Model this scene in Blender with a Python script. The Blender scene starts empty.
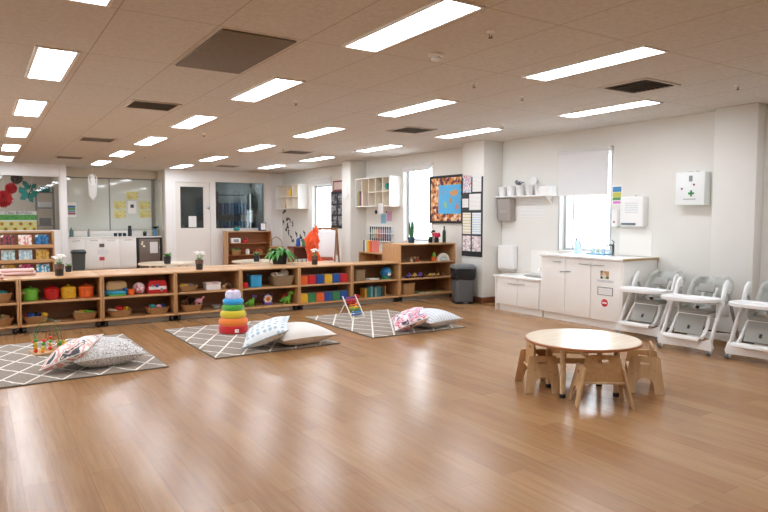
import bpy, bmesh, math, random
from mathutils import Matrix, Vector, Euler
random.seed(11)
PI = math.pi
SC = bpy.context.scene
COL = SC.collection
EYE = 1.42
CEIL = 2.70
XR = 7.45          # right wall plane

# ------------------------------------------------------------------ materials
def lin(c):
    if isinstance(c, str):
        c = c.lstrip('#'); c = [int(c[i:i+2], 16)/255 for i in (0, 2, 4)]
    return tuple((x/12.92 if x <= .04045 else ((x+.055)/1.055)**2.4) for x in c) + (1,)
_M = {}
def M(name, col='#cccccc', rough=.5, metal=0, var=None, bump=None, coat=0, sheen=0, emit=None, spec=.5):
    """var = (scale, amount) noise on the colour; bump = (scale, strength) noise bump."""
    if name in _M: return _M[name]
    m = bpy.data.materials.new(name); m.use_nodes = True
    nt = m.node_tree; N = nt.nodes; L = nt.links
    b = N['Principled BSDF']
    b.inputs['Base Color'].default_value = lin(col)
    b.inputs['Roughness'].default_value = rough
    b.inputs['Metallic'].default_value = metal
    b.inputs['Coat Weight'].default_value = coat
    b.inputs['Sheen Weight'].default_value = sheen
    b.inputs['Specular IOR Level'].default_value = spec
    if emit:
        b.inputs['Emission Color'].default_value = lin(emit[0]); b.inputs['Emission Strength'].default_value = emit[1]
    if var or bump:
        tc = N.new('ShaderNodeTexCoord')
    if var:
        n = N.new('ShaderNodeTexNoise'); n.inputs['Scale'].default_value = var[0]; n.inputs['Detail'].default_value = 4
        L.new(tc.outputs['Object'], n.inputs['Vector'])
        r = N.new('ShaderNodeValToRGB'); c = lin(col); a = var[1]
        r.color_ramp.elements[0].position = .3; r.color_ramp.elements[1].position = .7
        r.color_ramp.elements[0].color = tuple(x*(1-a) for x in c[:3])+(1,)
        r.color_ramp.elements[1].color = tuple(min(1, x*(1+a)) for x in c[:3])+(1,)
        L.new(n.outputs['Fac'], r.inputs['Fac']); L.new(r.outputs['Color'], b.inputs['Base Color'])
    if bump:
        n2 = N.new('ShaderNodeTexNoise'); n2.inputs['Scale'].default_value = bump[0]; n2.inputs['Detail'].default_value = 3
        L.new(tc.outputs['Object'], n2.inputs['Vector'])
        bp = N.new('ShaderNodeBump'); bp.inputs['Strength'].default_value = bump[1]; bp.inputs['Distance'].default_value = .01
        L.new(n2.outputs['Fac'], bp.inputs['Height']); L.new(bp.outputs['Normal'], b.inputs['Normal'])
    _M[name] = m
    return m
def nodes(m): return m.node_tree.nodes, m.node_tree.links, m.node_tree.nodes['Principled BSDF']
def mth(N, L, op, a, b=None, c=None):
    n = N.new('ShaderNodeMath'); n.operation = op
    for i, v in enumerate((a, b, c)):
        if v is None: continue
        if hasattr(v, 'default_value'): L.new(v, n.inputs[i])
        else: n.inputs[i].default_value = v
    return n.outputs[0]
def mixc(N, L, fac, a, b):
    n = N.new('ShaderNodeMix'); n.data_type = 'RGBA'
    for s, v in ((0, fac), (6, a), (7, b)):
        if hasattr(v, 'default_value'): L.new(v, n.inputs[s])
        else: n.inputs[s].default_value = v
    return n.outputs[2]
def wood(name, c1, c2, axis=0, rough=.45, scale=1.0):
    """straight-grained board: noise stretched along one axis"""
    if name in _M: return _M[name]
    m = M(name, c1, rough); N, L, b = nodes(m)
    tc = N.new('ShaderNodeTexCoord'); mp = N.new('ShaderNodeMapping')
    s = [14*scale]*3; s[axis] = 1.2*scale; mp.inputs['Scale'].default_value = s
    L.new(tc.outputs['Object'], mp.inputs['Vector'])
    n = N.new('ShaderNodeTexNoise'); n.inputs['Scale'].default_value = 2.2; n.inputs['Detail'].default_value = 5
    L.new(mp.outputs['Vector'], n.inputs['Vector'])
    r = N.new('ShaderNodeValToRGB'); r.color_ramp.elements[0].position = .32; r.color_ramp.elements[1].position = .68
    r.color_ramp.elements[0].color = lin(c2); r.color_ramp.elements[1].color = lin(c1)
    L.new(n.outputs['Fac'], r.inputs['Fac']); L.new(r.outputs['Color'], b.inputs['Base Color'])
    return m
def bands(name, cols, axis=2, period=.05, rough=.7, duty=.5, jitter=0):
    """two-colour stripes across an axis: print lines, slats, weave"""
    if name in _M: return _M[name]
    m = M(name, cols[0], rough); N, L, b = nodes(m)
    tc = N.new('ShaderNodeTexCoord'); sp = N.new('ShaderNodeSeparateXYZ'); L.new(tc.outputs['Object'], sp.inputs[0])
    v = sp.outputs[axis]
    if jitter:
        nz = N.new('ShaderNodeTexNoise'); nz.inputs['Scale'].default_value = 60
        L.new(tc.outputs['Object'], nz.inputs['Vector'])
        v = mth(N, L, 'ADD', v, mth(N, L, 'MULTIPLY', nz.outputs['Fac'], jitter))
    f = mth(N, L, 'GREATER_THAN', mth(N, L, 'FRACT', mth(N, L, 'DIVIDE', v, period)), duty)
    L.new(mixc(N, L, f, lin(cols[0]), lin(cols[1])), b.inputs['Base Color'])
    return m
def blotch(name, cols, scale=12, rough=.8, pos=None, sheen=0, kind='noise', bump=None):
    """a print of several colours: cells or noise through a constant ramp"""
    if name in _M: return _M[name]
    m = M(name, cols[0], rough, sheen=sheen, bump=bump); N, L, b = nodes(m)
    tc = N.new('ShaderNodeTexCoord')
    if kind == 'cells':
        n = N.new('ShaderNodeTexVoronoi'); n.inputs['Scale'].default_value = scale
        L.new(tc.outputs['Object'], n.inputs['Vector'])
        s = N.new('ShaderNodeSeparateColor'); L.new(n.outputs['Color'], s.inputs[0]); fac = s.outputs[0]
    else:
        n = N.new('ShaderNodeTexNoise'); n.inputs['Scale'].default_value = scale; n.inputs['Detail'].default_value = 3
        n.inputs['Distortion'].default_value = .6
        L.new(tc.outputs['Object'], n.inputs['Vector']); fac = n.outputs['Fac']
    r = N.new('ShaderNodeValToRGB'); r.color_ramp.interpolation = 'CONSTANT'
    k = len(cols)
    if pos is None: pos = [i/k for i in range(k)] if kind == 'cells' else [0]+[.34+.32*i/(k-1) for i in range(1, k)]
    e = r.color_ramp.elements
    while len(e) < k: e.new(.5)
    for i in range(k):
        e[i].position = pos[i]; e[i].color = lin(cols[i])
    L.new(fac, r.inputs['Fac']); L.new(r.outputs['Color'], b.inputs['Base Color'])
    return m
def dots(name, base, dot, scale=9, radius=.3, rough=.85):
    if name in _M: return _M[name]
    m = M(name, base, rough, sheen=.3); N, L, b = nodes(m)
    tc = N.new('ShaderNodeTexCoord'); n = N.new('ShaderNodeTexVoronoi'); n.inputs['Scale'].default_value = scale
    n.inputs['Randomness'].default_value = .35; n.voronoi_dimensions = '2D'
    L.new(tc.outputs['Object'], n.inputs['Vector'])
    L.new(mixc(N, L, mth(N, L, 'LESS_THAN', n.outputs['Distance'], radius), lin(base), lin(dot)), b.inputs['Base Color'])
    return m
def glass(name, tint='#ffffff', refl=.05):
    if name in _M: return _M[name]
    m = bpy.data.materials.new(name); m.use_nodes = True; N = m.node_tree.nodes; L = m.node_tree.links
    N.remove(N['Principled BSDF']); out = N['Material Output']
    t = N.new('ShaderNodeBsdfTransparent'); t.inputs[0].default_value = lin(tint)
    g = N.new('ShaderNodeBsdfGlossy'); g.inputs['Roughness'].default_value = .015
    fr = N.new('ShaderNodeLayerWeight'); fr.inputs[0].default_value = .5
    f = mth(N, L, 'MULTIPLY_ADD', mth(N, L, 'POWER', fr.outputs[1], 4.0), .8, refl); mx = N.new('ShaderNodeMixShader')
    L.new(f, mx.inputs[0]); L.new(t.outputs[0], mx.inputs[1]); L.new(g.outputs[0], mx.inputs[2]); L.new(mx.outputs[0], out.inputs[0])
    _M[name] = m
    return m
def emis(name, col, strength):
    if name in _M: return _M[name]
    m = bpy.data.materials.new(name); m.use_nodes = True; N = m.node_tree.nodes; L = m.node_tree.links
    N.remove(N['Principled BSDF']); e = N.new('ShaderNodeEmission'); e.inputs[0].default_value = lin(col); e.inputs[1].default_value = strength
    L.new(e.outputs[0], N['Material Output'].inputs[0]); _M[name] = m
    return m

# ------------------------------------------------------------------ mesh builder
def rotm(rot):
    if rot is None: return Matrix.Identity(4)
    if isinstance(rot, (int, float)): return Matrix.Rotation(rot, 4, 'Z')
    if isinstance(rot, Matrix): return rot.to_4x4()
    return Euler(rot).to_matrix().to_4x4()
class MB:
    def __init__(s): s.bm = bmesh.new(); s.mi = 0
    def take(s, b, mat=None, mi=None):
        if mat is not None: bmesh.ops.transform(b, matrix=mat, verts=b.verts)
        bmesh.ops.recalc_face_normals(b, faces=b.faces)
        for f in b.faces: f.material_index = s.mi if mi is None else mi
        me = bpy.data.meshes.new('tmp'); b.to_mesh(me); b.free(); s.bm.from_mesh(me); bpy.data.meshes.remove(me)
        return s
    def box(s, c, d, bev=0, rot=None, seg=2, mi=None):
        b = bmesh.new(); bmesh.ops.create_cube(b, size=1, matrix=Matrix.Diagonal((d[0], d[1], d[2], 1)))
        if bev: bmesh.ops.bevel(b, geom=b.edges[:], offset=min(bev, min(d)*.49), segments=seg, profile=.5, affect='EDGES')
        return s.take(b, Matrix.Translation(c) @ rotm(rot), mi)
    def span(s, x, y, z, bev=0, mi=None, seg=2):
        return s.box(((x[0]+x[1])/2, (y[0]+y[1])/2, (z[0]+z[1])/2), (abs(x[1]-x[0]), abs(y[1]-y[0]), abs(z[1]-z[0])), bev, mi=mi, seg=seg)
    def cyl(s, p0, p1, r0, r1=None, n=16, bev=0, mi=None):
        r1 = r0 if r1 is None else r1; p0, p1 = Vector(p0), Vector(p1); d = p1-p0
        b = bmesh.new(); bmesh.ops.create_cone(b, cap_ends=True, segments=n, radius1=r0, radius2=r1, depth=d.length)
        if bev: bmesh.ops.bevel(b, geom=[e for e in b.edges if len(e.link_faces) == 2 and any(len(f.verts) > 4 for f in e.link_faces)], offset=bev, segments=2, affect='EDGES')
        q = Vector((0, 0, 1)).rotation_difference(d.normalized()).to_matrix().to_4x4()
        return s.take(b, Matrix.Translation((p0+p1)/2) @ q, mi)
    def ball(s, c, r, n=14, rot=None, mi=None):
        r = (r, r, r) if isinstance(r, (int, float)) else r
        b = bmesh.new(); bmesh.ops.create_uvsphere(b, u_segments=n, v_segments=max(6, n*2//3), radius=1)
        return s.take(b, Matrix.Translation(c) @ rotm(rot) @ Matrix.Diagonal((r[0], r[1], r[2], 1)), mi)
    def lathe(s, prof, c=(0, 0, 0), n=24, rot=None, mi=None, sx=1, sy=1):
        b = bmesh.new(); rings = []
        for r, z in prof:
            if r < 1e-5: rings.append([b.verts.new((0, 0, z))])
            else: rings.append([b.verts.new((sx*r*math.cos(2*PI*i/n), sy*r*math.sin(2*PI*i/n), z)) for i in range(n)])
        for a, d in zip(rings, rings[1:]):
            for i in range(n):
                j = (i+1) % n
                if len(a) == 1 and len(d) == 1: continue
                if len(a) == 1: b.faces.new((a[0], d[i], d[j]))
                elif len(d) == 1: b.faces.new((a[i], a[j], d[0]))
                else: b.faces.new((a[i], a[j], d[j], d[i]))
        return s.take(b, Matrix.Translation(c) @ rotm(rot), mi)
    def tube(s, pts, r, n=8, closed=False, mi=None, flat=1.0, smooth=0):
        pts = [Vector(p) for p in pts]
        for _ in range(smooth):
            q = []
            for i, p in enumerate(pts):
                if not closed and i == len(pts)-1: break
                k = pts[(i+1) % len(pts)]; q += [p*.75+k*.25, p*.25+k*.75]
            pts = q if closed else [pts[0]]+q+[pts[-1]]
        rs = r if isinstance(r, (list, tuple)) else [r]*len(pts)
        if len(rs) != len(pts): rs = [rs[0]+(rs[-1]-rs[0])*i/(len(pts)-1) for i in range(len(pts))]
        b = bmesh.new(); rings = []; up = None
        for i, p in enumerate(pts):
            a = pts[i-1] if (i > 0 or closed) else p; c = pts[(i+1) % len(pts)] if (i < len(pts)-1 or closed) else p
            t = (c-a).normalized()
            if up is None:
                up = Vector((0, 1, 0)) if abs(t.y) < .9 else Vector((0, 0, 1))
            u = (up-t*up.dot(t)).normalized(); up = u; w = t.cross(u)
            rings.append([b.verts.new(p+(u*math.cos(2*PI*k/n)*flat+w*math.sin(2*PI*k/n))*rs[i]) for k in range(n)])
        m = len(rings)
        for i in range(m if closed else m-1):
            A, B = rings[i], rings[(i+1) % m]
            for k in range(n): b.faces.new((A[k], A[(k+1) % n], B[(k+1) % n], B[k]))
        if not closed: b.faces.new(rings[0]); b.faces.new(rings[-1])
        return s.take(b, None, mi)
    def plate(s, outline, th, holes=(), mat=None, bev=0, mi=None):
        """flat board: 2-D outline (x,z) with holes, thickness th along y centred on 0"""
        b = bmesh.new(); ed = []
        for loop in [outline]+list(holes):
            vs = [b.verts.new((p[0], -th/2, p[1])) for p in loop]
            ed += [b.edges.new((vs[i], vs[(i+1) % len(vs)])) for i in range(len(vs))]
        if holes: bmesh.ops.triangle_fill(b, edges=ed, use_beauty=True)
        else: b.faces.new([v for v in b.verts])
        r = bmesh.ops.extrude_face_region(b, geom=b.faces[:])
        bmesh.ops.translate(b, vec=(0, th, 0), verts=[g for g in r['geom'] if isinstance(g, bmesh.types.BMVert)])
        if bev:
            bmesh.ops.recalc_face_normals(b, faces=b.faces)
            sh = [e for e in b.edges if len(e.link_faces) == 2 and e.calc_face_angle() > 1.2 and abs(e.verts[0].co.y-e.verts[1].co.y) < 1e-6]
            bmesh.ops.bevel(b, geom=sh, offset=bev, segments=2, affect='EDGES')
        return s.take(b, mat, mi)
    def grid(s, fn, nu, nv, mi=None, mat=None, closed_u=False):
        b = bmesh.new(); V = [[b.verts.new(fn(i/nu, j/nv)) for j in range(nv+1)] for i in range(nu if closed_u else nu+1)]
        for i in range(nu):
            for j in range(nv):
                k = (i+1) % len(V) if closed_u else i+1
                b.faces.new((V[i][j], V[k][j], V[k][j+1], V[i][j+1]))
        return s.take(b, mat, mi)
    def build(s, name, mats, parent=None, loc=(0, 0, 0), rot=None, angle=35, kind=None):
        me = bpy.data.meshes.new(name)
        bmesh.ops.remove_doubles(s.bm, verts=s.bm.verts, dist=1e-6)
        s.bm.to_mesh(me); s.bm.free()
        for m in (mats if isinstance(mats, (list, tuple)) else [mats]): me.materials.append(m)
        me.polygons.foreach_set('use_smooth', [True]*len(me.polygons))
        me.set_sharp_from_angle(angle=math.radians(angle))
        o = bpy.data.objects.new(name, me); COL.objects.link(o)
        o.location = loc
        if rot is not None: o.rotation_euler = (0, 0, rot) if isinstance(rot, (int, float)) else rot
        if parent: o.parent = parent
        if kind: o['kind'] = kind
        return o
def tag(o, label, cat, group=None):
    o['label'] = label; o['category'] = cat
    if group: o['group'] = group
    return o
def thing(name, label, cat, loc=(0, 0, 0), rz=0, group=None):
    o = bpy.data.objects.new(name, None); COL.objects.link(o); o.empty_display_size = .1
    o.location = loc; o.rotation_euler = (0, 0, rz) if isinstance(rz, (int, float)) else rz
    return tag(o, label, cat, group)
def copy_tree(o, parent=None):
    c = o.copy(); COL.objects.link(c)
    if parent: c.parent = parent
    for ch in list(o.children): copy_tree(ch, c)
    return c
def clone(src, label, loc, rz=0, group=None):
    c = copy_tree(src); c.location = loc
    c.rotation_euler = (0, 0, rz) if isinstance(rz, (int, float)) else rz
    c['label'] = label
    if group: c['group'] = group
    return c
def one(name, mb, mats, label, cat, loc=(0, 0, 0), rot=None, group=None, angle=35):
    return tag(mb.build(name, mats, None, loc, rot, angle), label, cat, group)
_F = {}
def text_mesh(body, size, depth=.001):
    cu = bpy.data.curves.new('lettering', 'FONT'); cu.body = body; cu.size = size; cu.extrude = depth
    cu.align_x = 'CENTER'; cu.align_y = 'CENTER'
    o = bpy.data.objects.new('lettering', cu); COL.objects.link(o); bpy.context.view_layer.update()
    me = bpy.data.meshes.new_from_object(o.evaluated_get(bpy.context.evaluated_depsgraph_get()))
    bpy.data.objects.remove(o); return me
def lettering(body, size, mat, parent, loc, rot):
    me = text_mesh(body, size); me.materials.clear(); me.materials.append(mat)
    o = bpy.data.objects.new('lettering', me); COL.objects.link(o); o.parent = parent; o.location = loc; o.rotation_euler = rot
    return o
ORD = ['first', 'second', 'third', 'fourth', 'fifth', 'sixth', 'seventh', 'eighth', 'ninth', 'tenth', 'eleventh', 'twelfth']

# ------------------------------------------------------------------ shared materials
WHITE = M('white_paint', '#f1efec', .55, var=(3, .015))
WALL = M('wall_paint', '#e8e6df', .7, var=(1.5, .02), bump=(90, .03))
BEIGE = M('beige_paint', '#d8cdbb', .7)
DOORW = M('door_paint', '#e9e4dd', .45)
LAM = M('white_laminate', '#f3f0ea', .3, var=(2, .012))
PLASTIC = M('white_plastic', '#f4f4f2', .35)
GREYP = M('grey_plastic', '#a9a9a7', .4)
BLACK = M('black_plastic', '#141416', .45)
DARKG = M('charcoal_plastic', '#45494c', .5)
STEEL = M('brushed_steel', '#b8bbbd', .25, 1)
CHROME = M('chrome', '#d8dadc', .12, 1)
ALU = M('aluminium_frame', '#c9ced2', .35, .6)
MAPLE = wood('maple_board', '#d1a678', '#c09161', 0, .4)
MAPLEV = wood('maple_upright', '#cb9f6f', '#ba8a5b', 2, .4)
MAPLEB = wood('maple_back', '#9d7350', '#8c6342', 0, .5)
PLY = wood('birch_ply', '#d6b387', '#c69e6e', 2, .42)
PLYE = wood('birch_pale', '#e0c7a2', '#d2b086', 0, .4)
BROWNW = wood('brown_shelf_wood', '#b0713f', '#965a2e', 0, .45)
GLASS = glass('clear_glass')
DGLASS = glass('office_glass', '#c8cecd', .07)
PAPER = M('paper', '#f4f3ef', .8)
PRINT = bands('printed_paper', ('#f3f2ee', '#cfcfcf'), 2, .022, .8, .66, .004)
# wicker
def wicker(name, c1, c2):
    if name in _M: return _M[name]
    m = M(name, c1, .7); N, L, b = nodes(m)
    tc = N.new('ShaderNodeTexCoord'); w = N.new('ShaderNodeTexWave'); w.bands_direction = 'Z'; w.inputs['Scale'].default_value = 26
    w.inputs['Distortion'].default_value = 3; w.inputs['Detail'].default_value = 1; w.inputs['Detail Scale'].default_value = 6
    L.new(tc.outputs['Object'], w.inputs['Vector'])
    L.new(mixc(N, L, w.outputs['Fac'], lin(c2), lin(c1)), b.inputs['Base Color'])
    bp = N.new('ShaderNodeBump'); bp.inputs['Strength'].default_value = .6; bp.inputs['Distance'].default_value = .004
    L.new(w.outputs['Fac'], bp.inputs['Height']); L.new(bp.outputs['Normal'], b.inputs['Normal'])
    return m
WICK = wicker('wicker', '#c69a66', '#8d6236')
WICKD = wicker('wicker_grey', '#b29a78', '#7d6748')
C = dict(red='#c81e20', blue='#1e4f9e', yellow='#e6b62c', green='#3c8a52', orange='#ee6a2b', lime='#6cb83a', teal='#2a9a98',
         pink='#e7a3b0', purple='#7b5ab0', sky='#3aa6dc', white='#f0efec', brown='#6a4328', tan='#c9a878', grey='#8f9192', navy='#20335f', cream='#e9dfc4', black='#1a1a1b', lilac='#c9c3e0')
def P(c, rough=.4): return M('toy_'+c, C[c], rough)
def F(c): return M('fabric_'+c, C[c], .85, sheen=.3, bump=(160, .15))

# ------------------------------------------------------------------ the setting
def floor_material():
    m = M('oak_vinyl_planks', '#a9784e', .36); N, L, b = nodes(m)
    tc = N.new('ShaderNodeTexCoord'); mp = N.new('ShaderNodeMapping'); mp.inputs['Rotation'].default_value = (0, 0, PI/2)
    L.new(tc.outputs['Object'], mp.inputs['Vector'])
    br = N.new('ShaderNodeTexBrick'); br.offset = .37; br.inputs['Scale'].default_value = 1
    br.inputs['Brick Width'].default_value = 1.25; br.inputs['Row Height'].default_value = .16
    br.inputs['Mortar Size'].default_value = .0014; br.inputs['Mortar Smooth'].default_value = .2; br.inputs['Bias'].default_value = 0
    br.inputs['Color1'].default_value = lin('#ad845a'); br.inputs['Color2'].default_value = lin('#9b7047'); br.inputs['Mortar'].default_value = lin('#86603f')
    L.new(mp.outputs['Vector'], br.inputs['Vector'])
    mp2 = N.new('ShaderNodeMapping'); mp2.inputs['Scale'].default_value = (26, 1.5, 1); L.new(tc.outputs['Object'], mp2.inputs['Vector'])
    n = N.new('ShaderNodeTexNoise'); n.inputs['Scale'].default_value = 1.3; n.inputs['Detail'].default_value = 7; n.inputs['Roughness'].default_value = .62
    L.new(mp2.outputs['Vector'], n.inputs['Vector'])
    r = N.new('ShaderNodeValToRGB'); r.color_ramp.elements[0].position = .36; r.color_ramp.elements[1].position = .62
    r.color_ramp.elements[0].color = (.80, .785, .77, 1); r.color_ramp.elements[1].color = (1.08, 1.07, 1.06, 1)
    L.new(n.outputs['Fac'], r.inputs['Fac'])
    mu = N.new('ShaderNodeMix'); mu.data_type = 'RGBA'; mu.blend_type = 'MULTIPLY'; mu.inputs[0].default_value = .8
    L.new(br.outputs['Color'], mu.inputs[6]); L.new(r.outputs['Color'], mu.inputs[7]); L.new(mu.outputs[2], b.inputs['Base Color'])
    n3 = N.new('ShaderNodeTexNoise'); n3.inputs['Scale'].default_value = 2.2; n3.inputs['Detail'].default_value = 5; L.new(tc.outputs['Object'], n3.inputs['Vector'])
    L.new(mth(N, L, 'MULTIPLY_ADD', n3.outputs['Fac'], .08, .19), b.inputs['Roughness'])
    bp = N.new('ShaderNodeBump'); bp.inputs['Strength'].default_value = .22; bp.inputs['Distance'].default_value = .004
    L.new(mth(N, L, 'MULTIPLY_ADD', br.outputs['Fac'], -1.2, n.outputs['Fac']), bp.inputs['Height']); L.new(bp.outputs['Normal'], b.inputs['Normal'])
    b.inputs['Specular IOR Level'].default_value = .5
    return m
def ceiling_material():
    m = M('mineral_ceiling_tiles', '#d6cabb', .9); N, L, b = nodes(m)
    tc = N.new('ShaderNodeTexCoord'); sp = N.new('ShaderNodeSeparateXYZ'); L.new(tc.outputs['Object'], sp.inputs[0])
    def edge(out, off, pitch, w):
        f = mth(N, L, 'FRACT', mth(N, L, 'DIVIDE', mth(N, L, 'SUBTRACT', out, off), pitch))
        d = mth(N, L, 'MULTIPLY', mth(N, L, 'MINIMUM', f, mth(N, L, 'SUBTRACT', 1.0, f)), pitch)
        return mth(N, L, 'LESS_THAN', d, w)
    g = mth(N, L, 'MAXIMUM', edge(sp.outputs[0], .14-63, .63, .0045), edge(sp.outputs[1], 2.95-125, 1.25, .0045))
    n = N.new('ShaderNodeTexNoise'); n.inputs['Scale'].default_value = 24; n.inputs['Detail'].default_value = 9; n.inputs['Roughness'].default_value = .8
    L.new(tc.outputs['Object'], n.inputs['Vector'])
    r = N.new('ShaderNodeValToRGB'); r.color_ramp.elements[0].position = .3; r.color_ramp.elements[1].position = .7
    r.color_ramp.elements[0].color = lin('#c8c4bd'); r.color_ramp.elements[1].color = lin('#e3dfd9')
    L.new(n.outputs['Fac'], r.inputs['Fac'])
    L.new(mixc(N, L, g, r.outputs['Color'], lin('#b5aa9e')), b.inputs['Base Color'])
    bp = N.new('ShaderNodeBump'); bp.inputs['Strength'].default_value = .25; bp.inputs['Distance'].default_value = .003
    L.new(n.outputs['Fac'], bp.inputs['Height']); L.new(bp.outputs['Normal'], b.inputs['Normal'])
    return m
XL, YN, YF = -4.5, -3.2, 20.6
def st(name, mb, mats, loc=(0, 0, 0), parent=None, rot=None):
    o = mb.build(name, mats, parent, loc, rot)
    if parent is None: o['kind'] = 'structure'
    return o
st('floor', MB().span((XL-.2, XR+.2), (YN-.2, YF+.2), (-.1, 0)), floor_material())
st('ceiling', MB().span((XL-.2, XR+.2), (YN-.2, YF+.2), (CEIL, CEIL+.1)), ceiling_material())
# right wall with three window openings
WIN = {1: (5.70, 6.60, .93, 2.38), 2: (9.82, 10.77, .95, 2.45), 3: (13.95, 15.02, .88, 2.26)}
w = MB(); y0 = YN
for k in (1, 2, 3):
    a, b_, z0, z1 = WIN[k]
    w.span((XR, XR+.2), (y0, a), (0, CEIL)); w.span((XR, XR+.2), (a, b_), (0, z0)); w.span((XR, XR+.2), (a, b_), (z1, CEIL)); y0 = b_
w.span((XR, XR+.2), (y0, YF), (0, CEIL)); st('wall_right', w, WALL)
w = MB().span((XL-.2, XL), (YN, YF), (0, .5)).span((XL-.2, XL), (YN, YF), (2.5, CEIL))
for a, b_ in ((YN, 6.8), (10.8, YF)): w.span((XL-.2, XL), (a, b_), (.5, 2.5))
st('wall_left', w, WALL)
st('wall_front', MB().span((XL, XR), (YN-.2, YN), (0, CEIL)), WALL)
for k, (a, b_) in enumerate(((6.8, 10.8),)):  # unseen window added in the left wall so daylight brightens the ceiling
    r = bpy.data.objects.new('window_%d' % (7+k), None); COL.objects.link(r); r.location = (XL-.1, a, .5); r['kind'] = 'structure'
    MB().span((-.03, .03), (0, 4), (0, .05)).span((-.03, .03), (0, 4), (1.95, 2)).span((-.03, .03), (0, .05), (.05, 1.95)).span((-.03, .03), (3.95, 4), (.05, 1.95)).span((-.03, .03), (1.98, 2.02), (.05, 1.95)).build('window_frame', ALU, r)
    MB().span((-.003, .003), (.05, 3.95), (.05, 1.95)).build('pane', GLASS, r)
st('wall_far', MB().span((XL, XR), (YF, YF+.2), (0, CEIL)), BEIGE)
PIL = [('right', 7.285, 3.66, 4.15), ('middle', 7.03, 7.86, 8.40), ('far', 7.03, 12.27, 12.66)]
for nm, x, a, b_ in PIL:
    st('wall_pillar_'+nm, MB().span((x, XR), (a, b_), (0, CEIL), .006), WALL)
SKIRT = M('brown_skirting', '#6b4128', .45)
bb = MB()
for a, b_ in ((YN, 3.66), (4.15, 4.93), (7.24, 7.86), (8.40, 12.27), (12.66, 17.1)): bb.span((XR-.016, XR+.01), (a+.001, b_-.001), (0, .1))
for nm, x, a, b_ in PIL:
    bb.span((x-.015, x), (a-.015, b_+.015), (0, .1), .003); bb.span((x, XR-.015), (a-.015, a), (0, .1), .003); bb.span((x, XR-.015), (b_, b_+.015), (0, .1), .003)
st('baseboard_right', bb, SKIRT)
for k in (1, 2, 3):
    a, b_, z0, z1 = WIN[k]; X0, X1 = XR+.10, XR+.15
    r = bpy.data.objects.new('window_%d' % k, None); COL.objects.link(r); r.location = (XR, a, z0); r['kind'] = 'structure'
    t = .045; W_, H_ = b_-a, z1-z0
    f = MB().span((.1, .15), (0, t), (0, H_)).span((.1, .15), (W_-t, W_), (0, H_)).span((.1, .15), (t, W_-t), (0, t)).span((.1, .15), (t, W_-t), (H_-t, H_))
    f.span((.105, .145), (W_*.8, W_*.8+.03), (t, H_-t))
    f.build('window_frame', ALU, r)
    MB().span((.122, .128), (t, W_-t), (t, H_-t)).build('pane', GLASS, r)
    MB().span((-.012, .1), (-.02, W_+.02), (-.02, .004), .004).build('window_sill', WHITE, r)
    MB().span((-.006, .0), (-.03, 0), (0, H_), .002).span((-.006, 0), (W_, W_+.03), (0, H_), .002).span((-.006, 0), (-.03, W_+.03), (H_, H_+.03), .002).build('window_trim', ALU if k == 1 else WHITE, r)
# far wall, left: glazed partition
st('wall_partition', MB().span((XL, -1.6), (17.15, 17.3), (0, CEIL)).span((-1.6, 1.72), (17.15, 17.3), (0, 1.08)).span((-1.6, 1.72), (17.15, 17.3), (2.43, CEIL))
   .span((1.72, 1.86), (17.12, 17.33), (0, CEIL)), WHITE)
r = bpy.data.objects.new('window_4', None); COL.objects.link(r); r.location = (-1.6, 17.15, 1.08); r['kind'] = 'structure'
MB().span((0, 3.32), (0, .15), (0, .035)).span((0, 3.32), (0, .15), (1.32, 1.35)).span((0, .03), (0, .15), (.03, 1.32)).span((3.29, 3.32), (0, .15), (.03, 1.32)).build('window_frame', WHITE, r)
MB().span((.03, 3.29), (.07, .08), (.035, 1.32)).build('pane', GLASS, r)
st('wall_playroom', MB().span((XL, 1.86), (19.9, 20.0), (0, CEIL)).span((1.80, 1.86), (17.33, 19.9), (0, CEIL)), BEIGE)
# recess: bulkhead, back wall with back-painted glass
st('wall_recess', MB().span((1.86, 4.25), (18.25, 18.4), (0, CEIL)).span((1.86, 4.25), (17.95, 18.25), (2.47, CEIL)).span((4.19, 4.25), (17.25, 18.25), (0, CEIL)), BEIGE)
BPG = M('back_painted_glass', '#dbe0d8', .06, coat=.6, var=(.8, .03))
r = bpy.data.objects.new('window_5', None); COL.objects.link(r); r.location = (1.86, 18.25, 1.07); r['kind'] = 'structure'
MB().span((.02, 1.13), (-.02, -.008), (.02, 1.38)).build('pane', BPG, r); MB().span((1.16, 2.22), (-.02, -.008), (.02, 1.38)).build('pane', BPG, r)
MB().span((1.13, 1.16), (-.03, 0), (0, 1.4)).span((0, 2.33), (-.03, 0), (1.38, 1.4)).span((2.22, 2.27), (-.04, 0), (0, 1.4)).build('window_frame', M('pewter_frame', '#8d928e', .35, .7), r)
MB().span((2.31, 2.322), (-.85, -.05), (.02, 1.38)).build('side_pane', BPG, r)
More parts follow.
